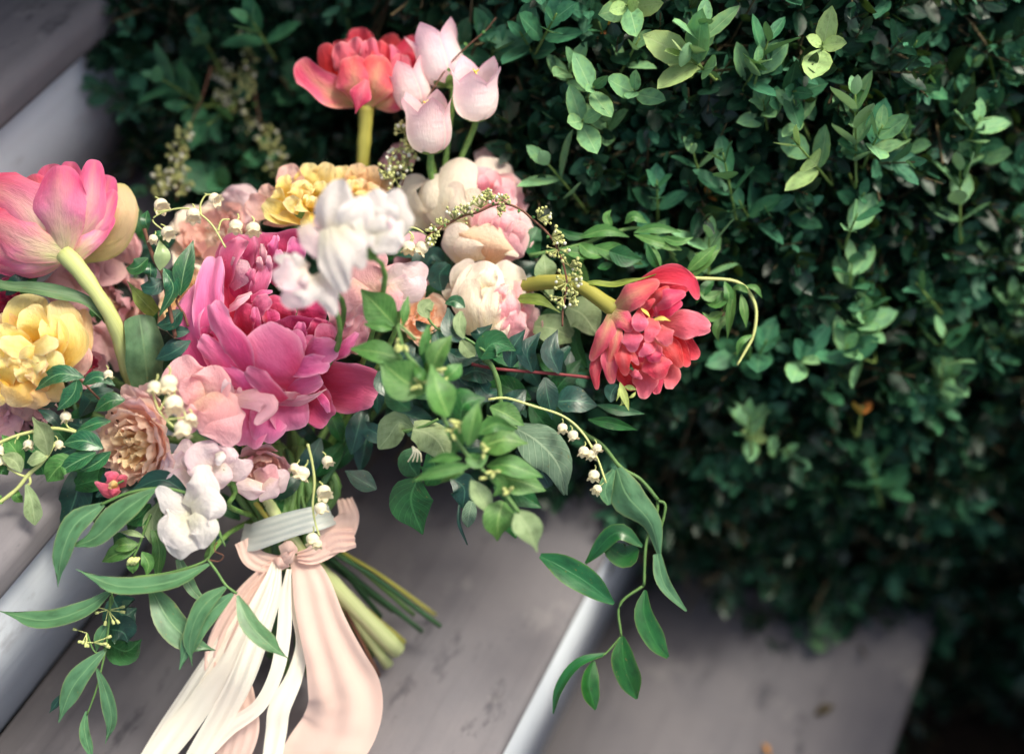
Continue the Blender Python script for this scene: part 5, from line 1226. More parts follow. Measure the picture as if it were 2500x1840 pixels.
L_OLV = leaf_mat('long_leaf', (78, 120, 84), (110, 140, 104), (116, 152, 108), .40, .2, .0, (96, 138, 100), .12, .45, edge=(130, 140, 90))
L_JAS = leaf_mat('jasmine_leaf', (30, 88, 44), (66, 112, 66), (48, 108, 58), .32, .2, .0, (42, 104, 50), .16, .5, edge=(96, 120, 60))
L_LIM = leaf_mat('young_leaf', (176, 186, 106), (186, 194, 130), (196, 204, 130), .5, .3, .1, (190, 198, 120), .1)


def sprig(name, label, cat, stems, leaves, group=None, extra=None):
    p0 = stems[0][0](stems[0][1][:1])[0] if stems else leaves[0][1](leaves[0][2][:1])[0]
    t = thing(name, label, cat, p0, group)
    for Zf, pts, r, m in stems:
        part('stem', tube(Zf(pts), [Zf.w(a) for a in (r if hasattr(r, '__len__') else [r])], 7), m, t)
    for i, lf in enumerate(leaves):
        m, Zf, pts, hw = lf[:4]
        op = dict(cup=0, fold=.22, tipc=0, wob=.05, nu=13, nv=7)
        if len(lf) > 4: op.update(lf[4])
        up = op.pop('up', None)
        rr = np.random.default_rng(int(abs(pts[0][0]) * 3 + abs(pts[-1][1]) * 7 + i))
        if up is None: up = (rr.normal(0, .25), .25 + rr.normal(0, .2), .95)
        h = hw if hasattr(hw, '__len__') else [hw * .10, hw * .72, hw * 1.02, hw * .9, hw * .48, hw * .03]
        n = len(pts)
        if n == 3 and len(pts[0]) == 2:    # give the leaf some rise and fall out of the picture plane
            a, b = rr.uniform(0, 14), rr.uniform(-16, 6)
            pts = [(pts[0][0], pts[0][1], 0), (pts[1][0], pts[1][1], a), (pts[2][0], pts[2][1], b)]
        z0 = op.pop('z', 0)
        pts = [(p[0], p[1], (p[2] if len(p) > 2 else 0) + z0) for p in pts]
        part('leaf', blade(Zf(pts), [Zf.w(a) for a in h], up, **op), m, t)
    if extra: extra(t)
    return t


def zz(pts, z): return [(p[0], p[1], z) for p in pts]


SR = dict(teeth=12)
sprig('huckleberry_sprig', 'dark toothed leaves on a brown twig between the left tulip and the peony', 'leaf sprig',
      [(Z3, zz([(1120, 660), (1160, 800), (1210, 930), (1260, 1010), (1300, 1200), (1360, 1500)], 20), 16, B_STEM), (Z3, zz([(1460, 1420), (1430, 1330), (1370, 1230), (1390, 1180)], 10), 10, B_STEM)],
      [(L_HUC, Z3, [(1150, 660), (1130, 600), (1145, 520)], 38, dict(z=20)), (L_HUC, Z3, [(1180, 760), (1240, 715), (1310, 800)], 40, dict(z=5)),
       (L_HUC, Z3, [(1240, 985), (1260, 860), (1235, 750)], 62, dict(z=26, up=(-.3, -.2, -.9))), (L_HUC, Z3, [(1150, 890), (1060, 965), (980, 968)], 70, dict(z=18, **SR)),
       (L_HUC, Z3, [(1165, 920), (1170, 1000), (1160, 1085)], 52, dict(z=12)), (L_DRK, Z3, [(1265, 1060), (1180, 1115), (1090, 1105)], 78, dict(z=14, **SR)),
       (L_HUC, Z3, [(1270, 970), (1345, 1130), (1235, 1345)], 72, dict(z=28, **SR)), (L_HUC, Z3, [(1395, 1180), (1435, 960), (1500, 752)], 78, dict(z=30, up=(.2, .1, .97), **SR)),
       (L_DRK, Z3, [(1415, 1290), (1320, 1390), (1215, 1410)], 78, dict(z=10, **SR)), (L_DRK, Z3, [(1450, 1540), (1330, 1590), (1215, 1665)], 62, dict(z=0, **SR)),
       (L_DRK, Z7, [(1480, 100), (1340, 190), (1205, 245)], 60, dict(z=10, **SR)), (L_DRK, Z7, [(1480, 20), (1380, 30), (1270, -10)], 46, dict(z=0, **SR))])

sprig('huckleberry_sprig', 'glossy toothed green leaves below the left yellow rose', 'leaf sprig',
      [(Z7, zz([(1000, 900), (900, 700), (700, 480), (600, 380)], 0), 9, B_STEM), (Z7, zz([(1000, 1000), (860, 1000), (600, 1000)], -10), 9, B_STEM)],
      [(L_HUC, Z7, [(650, 385), (450, 360), (275, 485)], 76, dict(z=50, up=(-.1, .4, .9), **SR)), (L_HUC, Z7, [(600, 390), (570, 510), (445, 640)], 78, dict(z=54, up=(-.2, .2, .95), **SR)),
       (L_HUC, Z7, [(640, 440), (760, 380), (895, 450)], 50, dict(z=46, **SR)), (L_HUC, Z7, [(970, 560), (850, 570), (730, 652)], 70, dict(z=40, up=(-.1, .4, .9), **SR)),
       (L_HUC, Z7, [(860, 725), (750, 740), (595, 800)], 50, dict(z=30, **SR)), (L_HUC, Z7, [(800, 935), (650, 875), (485, 900)], 80, dict(z=50, up=(-.1, .35, .92), **SR)),
       (L_HUC, Z7, [(745, 965), (600, 1035), (435, 1135)], 66, dict(z=56, up=(.1, .3, .95), **SR)), (L_BRI, Z7, [(595, 1080), (470, 1070), (365, 1192)], [10, 80, 96, 70, 5], dict(z=36)),
       (L_HUC, Z7, [(860, 960), (740, 1055), (615, 1115)], 56, dict(z=30, **SR)), (L_DRK, Z7, [(470, 780), (400, 690), (290, 630)], 46, dict(z=10)),
       (L_DRK, Z7, [(620, 1120), (590, 1300), (510, 1520)], [60, 120, 110, 40], dict(z=-60, fold=.3)), (L_DRK, Z7, [(760, 1140), (780, 1300), (720, 1500)], [50, 90, 90, 30], dict(z=-90)),
       (L_DRK, Z7, [(700, 700), (620, 760), (520, 720)], 60, dict(z=-50)), (L_DRK, Z7, [(880, 480), (760, 520), (640, 500)], 60, dict(z=-40)), (L_DRK, Z7, [(450, 500), (360, 560), (230, 520)], 60, dict(z=-10))])

sprig('honeysuckle_sprig', 'pale grey green leaves on a yellowish stem reaching out at the far left', 'leaf sprig',
      [(Z7, zz([(-60, 1370), (0, 1350), (130, 1250), (220, 1140), (310, 1060), (370, 985), (420, 900)], 60), 15, G_TUL), (Z7, zz([(-40, 905), (150, 830), (400, 780), (590, 805)], 45), 13, G_TUL),
       (Z7, zz([(300, 1070), (200, 1150), (60, 1090)], 58), 9, G_TUL), (Z7, zz([(225, 1140), (235, 1200), (200, 1230)], 58), 10, G_TUL)],
      [(L_GRY, Z7, [(372, 985), (345, 840), (252, 690)], [20, 70, 95, 84, 30, 3], dict(z=66, up=(-.3, .0, .95))), (L_GRY, Z7, [(365, 1000), (290, 1012), (212, 1042)], [10, 50, 60, 40, 4], dict(z=64)),
       (L_GRY, Z7, [(165, 1120), (110, 1030), (0, 985)], 60, dict(z=60)), (L_GRY, Z7, [(205, 1215), (250, 1360), (272, 1530)], [12, 40, 62, 66, 6], dict(z=64)), (L_BRI, Z7, [(170, 1080), (120, 950), (15, 830)], 74, dict(z=40)),
       (L_BRI, Z7, [(140, 1260), (130, 1310), (180, 1350)], 40, dict(z=50)), (L_ROS, Z7, [(60, 1140), (20, 1100), (-40, 1130)], 40, dict(z=40)), (L_BRI, Z7, [(30, 1350), (-10, 1330), (-50, 1280)], 36, dict(z=50))])


def olive_pods(t):
    r = np.random.default_rng(4)
    for (cx, cy) in ((632, 810), (508, 945), (545, 1000)):
        g = []
        for i in range(8 if cy < 850 else 5):
            a = r.uniform(-.6, 3.7); L_ = r.uniform(70, 120)
            e = (cx + math.cos(a) * L_, cy + math.sin(a) * L_ * .8, 40 + r.uniform(-20, 20))
            m_ = (cx + math.cos(a) * L_ * .7, cy + math.sin(a) * L_ * .55, e[2])
            g.append(tube(Y1([(cx, cy, 40), m_]), [Y1.w(3)], 5, 4)); g.append(tube(Y1([m_, e]), [Y1.w(5), Y1.w(10), Y1.w(9)], 6, 6))
        part('seed_pods', joinG(g), G_TUL, t, kind='stuff')

nr = dict(tipc=.12, fold=.16)
sprig('acacia_sprig', 'long bluish green leaves drooping at the lower left, with a stalk of tiny yellow pods', 'leaf sprig',
      [(Y1, zz([(1140, 140), (1000, 105), (900, 100), (740, 130), (590, 195)], 80), 9, G_STEM), (Y1, zz([(700, 680), (650, 720), (640, 850), (620, 1020), (570, 1250), (510, 1420)], 40), [8, 7, 6, 5], G_STEM),
       (Y1, zz([(632, 810), (660, 760), (650, 700)], 40), 5, G_STEM), (Y1, zz([(508, 945), (550, 1050), (600, 1060)], 40), 5, G_STEM)],
      [(L_OLV, Y1, [(605, 190, 80), (440, 310, 92), (362, 490, 84), (338, 678, 60)], [14, 64, 66, 52, 8], nr), (L_OLV, Y1, [(910, 103, 84), (720, 235, 104), (560, 385, 96), (432, 435, 80)], [10, 66, 84, 70, 26], dict(up=(-.2, .4, .9), **nr)),
       (L_DRK, Y1, [(1110, 145, 60), (950, 50, 66), (740, 125, 50)], [10, 50, 56, 8], nr), (L_OLV, Y1, [(655, 690, 60), (500, 800, 70), (260, 870, 66), (-10, 815, 40)], [12, 50, 56, 50, 6], dict(up=(.1, .5, .85), **nr)),
       (L_OLV, Y1, [(620, 1040, 40), (530, 1130, 54), (420, 1270, 50), (342, 1468, 30)], [8, 46, 62, 46, 10], nr), (L_OLV, Y1, [(565, 1150, 40), (620, 1290, 50), (652, 1450, 44), (615, 1592, 30)], [8, 32, 44, 34, 5], nr),
       (L_OLV, Y1, [(505, 1400, 36), (495, 1510, 40), (535, 1680, 30)], [6, 28, 32, 16], nr), (L_DRK, Y1, [(385, 1285, 30), (340, 1340, 36), (288, 1412, 30)], [6, 22, 20, 4], nr),
       (L_OLV, Y1, [(640, 880, 30), (590, 960, 30), (560, 1060, 24)], [6, 36, 30, 5], nr), (L_DRK, Y1, [(640, 920, 10), (720, 940, 16), (750, 1000, 8)], [20, 80, 80, 10], nr), (L_DRK, Y1, [(660, 740, -40), (720, 840, -30), (800, 800, -40)], [40, 110, 100, 20], nr),
       (L_ROS, Y1, [(620, 1000, -60), (740, 1050, -60), (830, 980, -70)], [40, 90, 80, 10], nr)], extra=olive_pods)

sprig('acacia_sprig', 'long curved green leaves in front of the ivory ribbons, some edges brown', 'leaf sprig',
      [(Y1, zz([(1270, 280), (1240, 400), (1210, 515), (1000, 590), (780, 618)], 80), [9, 8, 8, 6], G_STEM), (Y1, zz([(1215, 515), (1270, 590), (1320, 665), (1385, 715)], 84), 8, G_STEM),
       (Y1, [(1210, 515, 84), (1280, 525, 88), (1305, 490, 92), (1260, 470, 90), (1255, 440, 86), (1270, 415, 86)], [4, 3], B_STEM), (Y1, zz([(1265, 310), (1290, 380), (1318, 440)], 70), [8, 10, 3], G_STEM)],
      [(L_OLV, Y1, [(1225, 540, 84), (1000, 645, 100), (700, 672, 96), (440, 570, 80)], [10, 48, 54, 50, 6], dict(up=(0, .55, .83), **nr)), (L_OLV, Y1, [(888, 690, 56), (990, 870, 70), (1130, 1000, 64), (1262, 1046, 50)], [26, 74, 84, 72, 8], nr),
       (L_OLV, Y1, [(1322, 675, 86), (1180, 800, 96), (1110, 980, 92), (1125, 1142, 76)], [10, 52, 50, 40, 5], nr), (L_OLV, Y1, [(1362, 714, 84), (1225, 830, 90), (1110, 1000, 84), (1048, 1160, 70)], [10, 50, 58, 52, 10], nr),
       (L_OLV, Y1, [(1388, 725, 88), (1455, 880, 104), (1575, 1010, 100), (1685, 1094, 84)], [8, 48, 56, 48, 6], dict(up=(.2, .4, .9), **nr)), (L_OLV, Y1, [(1045, 510, 50), (1110, 670, 56), (1195, 765, 50)], [20, 36, 34, 20], nr),
       (L_DRK, Y1, [(830, 90, -30), (700, 60, -20), (560, 150, -40)], [30, 80, 80, 20], nr)])

sprig('privet_sprig', 'small bright green leaf tuft with yellow buds left of the white sweet pea', 'leaf sprig',
      [(Y1, zz([(880, 250), (850, 330), (810, 440), (780, 500)], 50), 8, G_STEM)],
      [(L_BRI, Y1, [(810, 425), (720, 430), (648, 445)], 42, dict(z=56)), (L_BRI, Y1, [(795, 455), (690, 480), (596, 528)], 48, dict(z=54)), (L_BRI, Y1, [(830, 470), (868, 540), (856, 610)], 38, dict(z=58)),
       (L_BRI, Y1, [(790, 500), (776, 560), (776, 598)], 38, dict(z=56)), (L_GRY, Y1, [(845, 385), (770, 360), (700, 352)], 18, dict(z=62)), (L_ROS, Y1, [(880, 190), (820, 260), (730, 305)], 60, dict(z=20)),
       (L_GRY, Y1, [(935, 180), (890, 300), (915, 450)], [10, 50, 46, 10], dict(z=36)), (L_BRI, Y1, [(880, 300), (930, 440), (920, 620)], [8, 34, 40, 8], dict(z=30)), (L_ROS, Y1, [(760, 420), (700, 400), (660, 380)], 40, dict(z=30))],
      extra=lambda t: part('buds', joinG([tube(Y1([(775 + dx, 505, 64), (760 + dx, 480 + 40, 72), (745 + dx, 545, 66)]), [Y1.w(8), Y1.w(14), Y1.w(8)], 6) for dx in (0, 22, 40)]), G_TUL, t, kind='stuff'))

# the blurred vine in front
def vine_buds(t):
    r = np.random.default_rng(8); g = []
    for (cx, cy, n) in ((330, 370, 5), (450, 590, 5), (620, 540, 3), (690, 850, 6), (850, 1005, 4), (620, 900, 3), (890, 1150, 4), (1010, 1280, 3)):
        for i in range(n):
            a = r.uniform(0, 6.28); q = (cx + r.normal(0, 14), cy + r.normal(0, 14), 225)
            g.append(tube(Z8([q, (q[0] + 45 * math.cos(a), q[1] + 45 * math.sin(a), 240)]), [Z8.w(6), Z8.w(11), Z8.w(8)], 6, 5))
    part('buds', joinG(g), G_TUL, t, kind='stuff')

V = 215
sprig('honeysuckle_vine', 'leafy bright green vine crossing in front of the bouquet, blurred', 'vine',
      [(Z8, zz([(420, 330), (310, 230), (310, 260), (350, 400), (430, 500), (520, 650), (610, 850), (720, 1020), (830, 1130), (960, 1270), (1060, 1400)], V), [11, 13, 13, 12, 12], G_STEM)],
      [(L_BRI, Z8, [(290, 240), (190, 130), (80, 15)], [12, 72, 104, 88, 40, 4], dict(z=V - 70, up=(-.2, .2, .95))), (L_BRI, Z8, [(340, 240), (355, 150), (372, 55)], 28, dict(z=V - 50)), (L_BRI, Z8, [(275, 262), (200, 245), (95, 232)], 30, dict(z=V - 30)),
       (L_BRI, Z8, [(340, 445), (180, 405), (10, 385)], 72, dict(z=V - 20)), (L_BRI, Z8, [(475, 655), (330, 570), (185, 440)], [14, 96, 122, 100, 40, 5], dict(z=V, up=(-.3, .3, .9))), (L_ROS, Z8, [(385, 765), (300, 700), (225, 610)], 66, dict(z=V - 100)),
       (L_BRI, Z8, [(620, 805), (560, 650), (515, 478)], [12, 76, 96, 70, 30, 4], dict(z=V + 40)), (L_BRI, Z8, [(520, 530), (560, 410), (642, 300)], 66, dict(z=V)), (L_BRI, Z8, [(450, 425), (482, 330), (502, 225)], 32, dict(z=V)), (L_BRI, Z8, [(600, 575), (650, 530), (705, 478)], 50, dict(z=V)),
       (L_BRI, Z8, [(485, 590), (450, 540), (405, 500)], 30, dict(z=V + 20)), (L_ROS, Z8, [(690, 860), (720, 730), (850, 690)], [20, 90, 110, 90, 40, 6], dict(z=V - 60)), (L_BRI, Z8, [(745, 985), (770, 850), (812, 712)], 58, dict(z=V + 30)),
       (L_BRI, Z8, [(880, 745), (980, 790), (1092, 860)], 70, dict(z=V - 110)), (L_BRI, Z8, [(805, 915), (920, 850), (1050, 885)], 48, dict(z=V - 20)), (L_BRI, Z8, [(820, 995), (960, 950), (1115, 972)], [12, 70, 96, 82, 30, 4], dict(z=V - 20)),
       (L_BRI, Z8, [(760, 1110), (560, 1145), (395, 1205)], 38, dict(z=V + 40)), (L_BRI, Z8, [(705, 1065), (600, 1055), (495, 1085)], 30, dict(z=V + 20)), (L_BRI, Z8, [(720, 1145), (640, 1170), (570, 1215)], 30, dict(z=V + 20)),
       (L_BRI, Z8, [(860, 1110), (1000, 1110), (1210, 1180)], 66, dict(z=V - 30)), (L_BRI, Z8, [(885, 1185), (1030, 1195), (1225, 1265)], 88, dict(z=V - 60)), (L_ROS, Z8, [(900, 1240), (1050, 1280), (1200, 1370)], 80, dict(z=V - 120)), (L_GRY, Z8, [(760, 1200), (820, 1290), (890, 1420)], 60, dict(z=V - 20)),
       (L_BRI, Z8, [(960, 1330), (930, 1450), (925, 1575)], [20, 80, 92, 74, 30, 5], dict(z=V - 30)), (L_GRY, Z8, [(1050, 1395), (1120, 1500), (1175, 1645)], [20, 70, 84, 62, 20, 4], dict(z=V)), (L_ROS, Z8, [(960, 1360), (1010, 1440), (1040, 1560)], 70, dict(z=V - 90)),
       (L_BRI, Z8, [(600, 870), (680, 940), (640, 1060)], 46, dict(z=V - 30)), (L_BRI, Z8, [(870, 1150), (960, 1220), (900, 1300)], 40, dict(z=V)), (L_BRI, Z8, [(430, 500), (370, 560), (280, 520)], 46, dict(z=V - 40)),
       (L_BRI, Z8, [(480, 540), (540, 480), (600, 440)], 42, dict(z=V - 30)), (L_BRI, Z8, [(730, 1040), (800, 1080), (870, 1040)], 46, dict(z=V))], extra=vine_buds)

sprig('honeysuckle_sprig', 'folded pale grey green leaves with a shrivelled floret under the peony on the right', 'leaf sprig',
      [(Z8, zz([(560, 820), (480, 860), (400, 885), (320, 900)], 60), 10, G_STEM)],
      [(L_GRY, Z8, [(410, 880), (320, 840), (250, 930), (190, 1005)], [10, 60, 96, 80, 10], dict(z=60, up=(-.5, -.1, .85))), (L_GRY, Z8, [(400, 885), (480, 900), (560, 960), (610, 1060)], [60, 100, 104, 90, 40], dict(z=66, cup=-.8, fold=0, up=(.0, .4, .9))),
       (L_BRI, Z8, [(325, 905), (370, 880), (415, 880)], 26, dict(z=50)), (L_ROS, Z8, [(430, 1190), (390, 1330), (462, 1535)], [30, 120, 142, 110, 50, 5], dict(z=-30)), (L_ROS, Z8, [(420, 1010), (380, 1090), (430, 1170)], [30, 70, 70, 20], dict(z=-60)),
       (L_DRK, Z8, [(175, 1255), (80, 1200), (-20, 1140)], 70, dict(z=-50)), (L_ROS, Z8, [(500, 1030), (540, 1130), (480, 1230)], [20, 90, 90, 10], dict(z=-60)), (L_DRK, Z8, [(640, 1180), (720, 1250), (710, 1370)], [20, 80, 80, 10], dict(z=-40)),
       (L_SAG, Z8, [(770, 1330), (750, 1410), (740, 1490)], [20, 44, 40, 8], dict(z=-30)), (L_DRK, Z8, [(690, 1350), (690, 1470), (740, 1600)], [8, 12, 10, 4], dict(z=-30)), (L_DRK, Z8, [(320, 700), (370, 740), (385, 765)], 60, dict(z=60)),
       (L_DRK, Z8, [(200, 520), (230, 620), (330, 660)], [20, 60, 50, 10], dict(z=40))],
      extra=lambda t: part('shrivelled_floret', joinG([tube(Z8([(400, 990, 64), (425 + dx, 1030, 70), (415 + 2 * dx, 1085, 64)]), [Z8.w(7), Z8.w(5)], 5) for dx in (-22, -8, 6, 20)]), LIL, t, kind='stuff'))
sprig('sage_leaf', 'large felted grey green leaf hanging right of the green vine', 'leaf', [(Z8, zz([(860, 800), (960, 840), (1050, 880)], -20), 9, G_STEM)],
      [(L_SAG, Z8, [(1040, 875, -20), (1180, 960, 10), (1300, 1100, 0), (1352, 1290, -40)], [50, 128, 128, 74, 16], dict(fold=-.2, ruf=.12, up=(.1, .3, .95))), (L_DRK, Z8, [(1050, 1000, -60), (1150, 1060, -50), (1250, 1240, -60)], [30, 90, 100, 20], {})])

sprig('huckleberry_sprig', 'dark toothed leaves standing in a row on a red stem beside the coral tulip', 'leaf sprig',
      [(Z6, zz([(-180, 1060), (30, 1100), (300, 1125), (600, 1150), (880, 1180)], 0), 15, R_STEM)],
      [(L_DRK, Z6, [(170, 1090), (190, 920), (302, 752)], [14, 70, 92, 76, 36, 3], dict(z=4, **SR)), (L_DRK, Z6, [(370, 1128), (320, 950), (440, 772)], [14, 70, 92, 80, 40, 3], dict(z=8, **SR)), (L_DRK, Z6, [(610, 1142), (530, 950), (592, 752)], [14, 74, 104, 84, 40, 3], dict(z=10, **SR)),
       (L_ROS, Z6, [(-30, 1005), (70, 880), (218, 938)], 86, dict(z=20)), (L_DRK, Z6, [(480, 1180), (500, 1330), (545, 1560)], [14, 80, 108, 90, 40, 4], dict(z=6)), (L_DRK, Z6, [(570, 1395), (760, 1390), (948, 1432)], [20, 110, 124, 110, 60, 6], dict(z=-10)),
       (L_ROS, Z6, [(945, 1425), (1150, 1475), (1375, 1505)], 48, dict(z=-20)), (L_ROS, Z6, [(865, 1555), (1090, 1590), (1310, 1650)], 56, dict(z=-20)), (L_DRK, Z6, [(1125, 1240), (1075, 1320), (1065, 1400)], [20, 70, 80, 60, 10], dict(z=30)),
       (L_DRK, Z6, [(-140, 1180), (-40, 1320), (60, 1300)], [30, 80, 80, 20], dict(z=-30)), (L_DRK, Z6, [(0, 1160), (-80, 1060), (-150, 1080)], [30, 70, 70, 20], dict(z=-30)), (L_DRK, Z6, [(280, 1400), (200, 1480), (240, 1560)], [40, 120, 110, 20], dict(z=-40)),
       (L_LIM, Z6, [(1150, 1220), (1190, 1350), (1232, 1480)], 34, dict(z=34)), (L_LIM, Z6, [(1190, 1260), (1250, 1270), (1302, 1290)], 24, dict(z=34)), (L_LIM, Z6, [(1150, 1250), (1140, 1330), (1118, 1395)], 14, dict(z=34)), (L_LIM, Z6, [(1230, 1360), (1270, 1340), (1292, 1305)], 14, dict(z=34)), (L_LIM, Z6, [(1170, 1340), (1180, 1400), (1150, 1430)], 20, dict(z=34))])
sprig('huckleberry_sprig', 'dark glossy leaves with one pale curled leaf below the cream ruffled rose', 'leaf sprig',
      [(Z8, zz([(480, 120), (500, 200), (560, 265), (640, 290), (730, 320), (850, 400)], 60), 8, G_STEM)],
      [(L_GRY, Z8, [(500, 195), (470, 140), (520, 90)], [8, 40, 46, 20], dict(z=90)), (L_DRK, Z8, [(720, 330), (640, 260), (620, 130)], [14, 60, 66, 30, 6], dict(z=70, **SR)), (L_HUC, Z8, [(725, 130), (660, 90), (598, 105)], 40, dict(z=60, **SR)), (L_GRY, Z8, [(720, 320), (690, 240), (700, 150)], [6, 34, 40, 8], dict(z=84)),
       (L_GRY, Z8, [(700, 330), (740, 390), (790, 425)], [8, 40, 40, 6], dict(z=80)), (L_DRK, Z8, [(760, 290), (820, 290), (895, 230)], 40, dict(z=40, **SR)), (L_ROS, Z8, [(820, 445), (900, 350), (1035, 390)], [14, 76, 90, 70, 30, 4], dict(z=50)), (L_DRK, Z8, [(420, 210), (460, 250), (520, 240)], 30, dict(z=60)),
       (L_DRK, Z8, [(620, 400), (700, 440), (820, 420)], [20, 60, 60, 20], dict(z=-20)), (L_DRK, Z8, [(700, 560), (790, 520), (900, 560)], [20, 80, 80, 20], dict(z=-20)), (L_DRK, Z8, [(650, 500), (720, 600), (850, 640)], [20, 90, 90, 20], dict(z=-60)), (L_DRK, Z8, [(920, 780), (1020, 720), (1100, 640)], [20, 70, 60, 10], dict(z=-40))])
sprig('scented_stem', 'hairy pale stem arching down below the cream ruffled rose', 'stem', [(Z8, zz([(840, 450), (890, 490), (930, 590), (945, 700), (940, 800)], 20), [17, 17, 15], G_STEM)], [])

sprig('poppy_leaves', 'pale green leaves behind the coral tulip stem', 'leaves', [(Z6, zz([(400, 300), (520, 460), (700, 600)], -120), 10, G_STEM)],
      [(L_GRY, Z6, [(490, 300), (480, 190), (468, 70)], [60, 108, 92, 40, 5], dict(z=-110)), (L_GRY, Z6, [(680, 550), (820, 620), (940, 790)], [60, 150, 160, 110, 30], dict(z=-110, ruf=.1)), (L_GRY, Z6, [(380, 720), (540, 740), (720, 820)], [70, 140, 140, 60], dict(z=-120, ruf=.08)),
       (L_ROS, Z6, [(1055, 50), (1200, 100), (1365, 130)], [14, 80, 96, 70, 30, 4], dict(z=-90)), (L_BRI, Z6, [(790, -20), (880, 60), (1015, 100)], 70, dict(z=-110)), (L_ROS, Z6, [(1390, -10), (1450, 130), (1525, 235)], 42, dict(z=-90)), (L_BRI, Z6, [(1750, 235), (1880, 120), (2025, -10)], 60, dict(z=-110)),
       (L_ROS, Z6, [(780, 640), (760, 900), (850, 1090)], [20, 50, 60, 20], dict(z=-140)), (L_ROS, Z6, [(950, 200), (1040, 180), (1100, 150)], 40, dict(z=-110)), (L_BRI, Z6, [(1500, 10), (1620, 20), (1710, 40)], 26, dict(z=-100)), (L_ROS, Z6, [(640, 60), (700, 160), (820, 200)], [20, 70, 70, 10], dict(z=-150)),
       (L_DRK, Z6, [(700, 900), (600, 1040), (660, 1180)], [20, 60, 60, 10], dict(z=-60)), (L_ROS, Z5, [(1880, 760), (2000, 830), (2190, 820)], 40, dict(z=-140)), (L_ROS, Z5, [(1700, 760), (1640, 880), (1700, 1020)], [30, 90, 90, 20], dict(z=-160)), (L_BRI, Z5, [(2190, 900), (2090, 980), (2100, 1080)], 60, dict(z=-150)),
       (L_DRK, Z5, [(900, 1080), (820, 1180), (840, 1320)], [40, 100, 100, 30], dict(z=-120)), (L_DRK, Z5, [(700, 1080), (760, 1000), (860, 1080)], [30, 80, 80, 10], dict(z=-170))])

sprig('jasmine_tendril', 'yellow green tendril drooping right of the coral tulip, ringed by narrow leaves', 'vine',
      [(Y6, zz([(-220, 600), (0, 630), (200, 640), (300, 670), (365, 740), (402, 850), (385, 1010), (330, 1120), (275, 1215)], -100), [11, 12, 12, 12, 8], G_TUL)],
      [(L_BRI, Y6, [(255, 690), (232, 860), (208, 1045)], 34, dict(z=-90)), (L_BRI, Y6, [(300, 740), (322, 850), (335, 965)], 32, dict(z=-95)), (L_BRI, Y6, [(235, 690), (150, 800), (60, 800)], 40, dict(z=-105)), (L_BRI, Y6, [(330, 680), (400, 700), (442, 765)], 22, dict(z=-90)),
       (L_BRI, Y6, [(190, 650), (220, 760), (180, 860)], 34, dict(z=-100)), (L_BRI, Y6, [(180, 720), (90, 760), (10, 720)], 40, dict(z=-120)), (L_BRI, Y6, [(180, 860), (90, 900), (40, 860)], 36, dict(z=-120)), (L_BRI, Y6, [(380, 1010), (300, 1060), (270, 1160)], 24, dict(z=-100)),
       (L_BRI, Y6, [(220, 880), (140, 960), (150, 1060)], 34, dict(z=-120)), (L_BRI, Y6, [(350, 730), (290, 690), (230, 720)], 24, dict(z=-85)), (L_ROS, Y6, [(120, 640), (40, 720), (0, 800)], 40, dict(z=-130))])
sprig('honeysuckle_sprig', 'narrow bright green shoots reaching right above the coral tulip', 'leaf sprig',
      [(OV, zz([(1160, 560), (1260, 540), (1400, 500), (1480, 560)], -120), [5, 4], G_STEM)],
      [(L_BRI, OV, [(1270, 520), (1330, 505), (1380, 520)], 14, dict(z=-110)), (L_BRI, OV, [(1390, 510), (1440, 500), (1495, 510)], 12, dict(z=-110)), (L_BRI, OV, [(1390, 515), (1440, 530), (1495, 545)], 12, dict(z=-110)), (L_BRI, OV, [(1370, 490), (1390, 475), (1420, 490)], 12, dict(z=-110)),
       (L_BRI, OV, [(1300, 540), (1360, 560), (1410, 580)], 22, dict(z=-110)), (L_BRI, OV, [(1320, 560), (1270, 555), (1220, 545)], 16, dict(z=-110)), (L_BRI, OV, [(1430, 540), (1440, 570), (1450, 595)], 10, dict(z=-100)), (L_BRI, OV, [(1510, 610), (1550, 570), (1580, 545)], 14, dict(z=-110)),
       (L_BRI, OV, [(1240, 560), (1260, 600), (1300, 640)], 26, dict(z=-130)), (L_GRY, OV, [(1185, 580), (1195, 620), (1210, 660)], 26, dict(z=-140)), (L_BRI, OV, [(1340, 500), (1330, 475), (1340, 460)], 10, dict(z=-110)), (L_BRI, OV, [(1450, 520), (1490, 530), (1520, 520)], 10, dict(z=-105))])

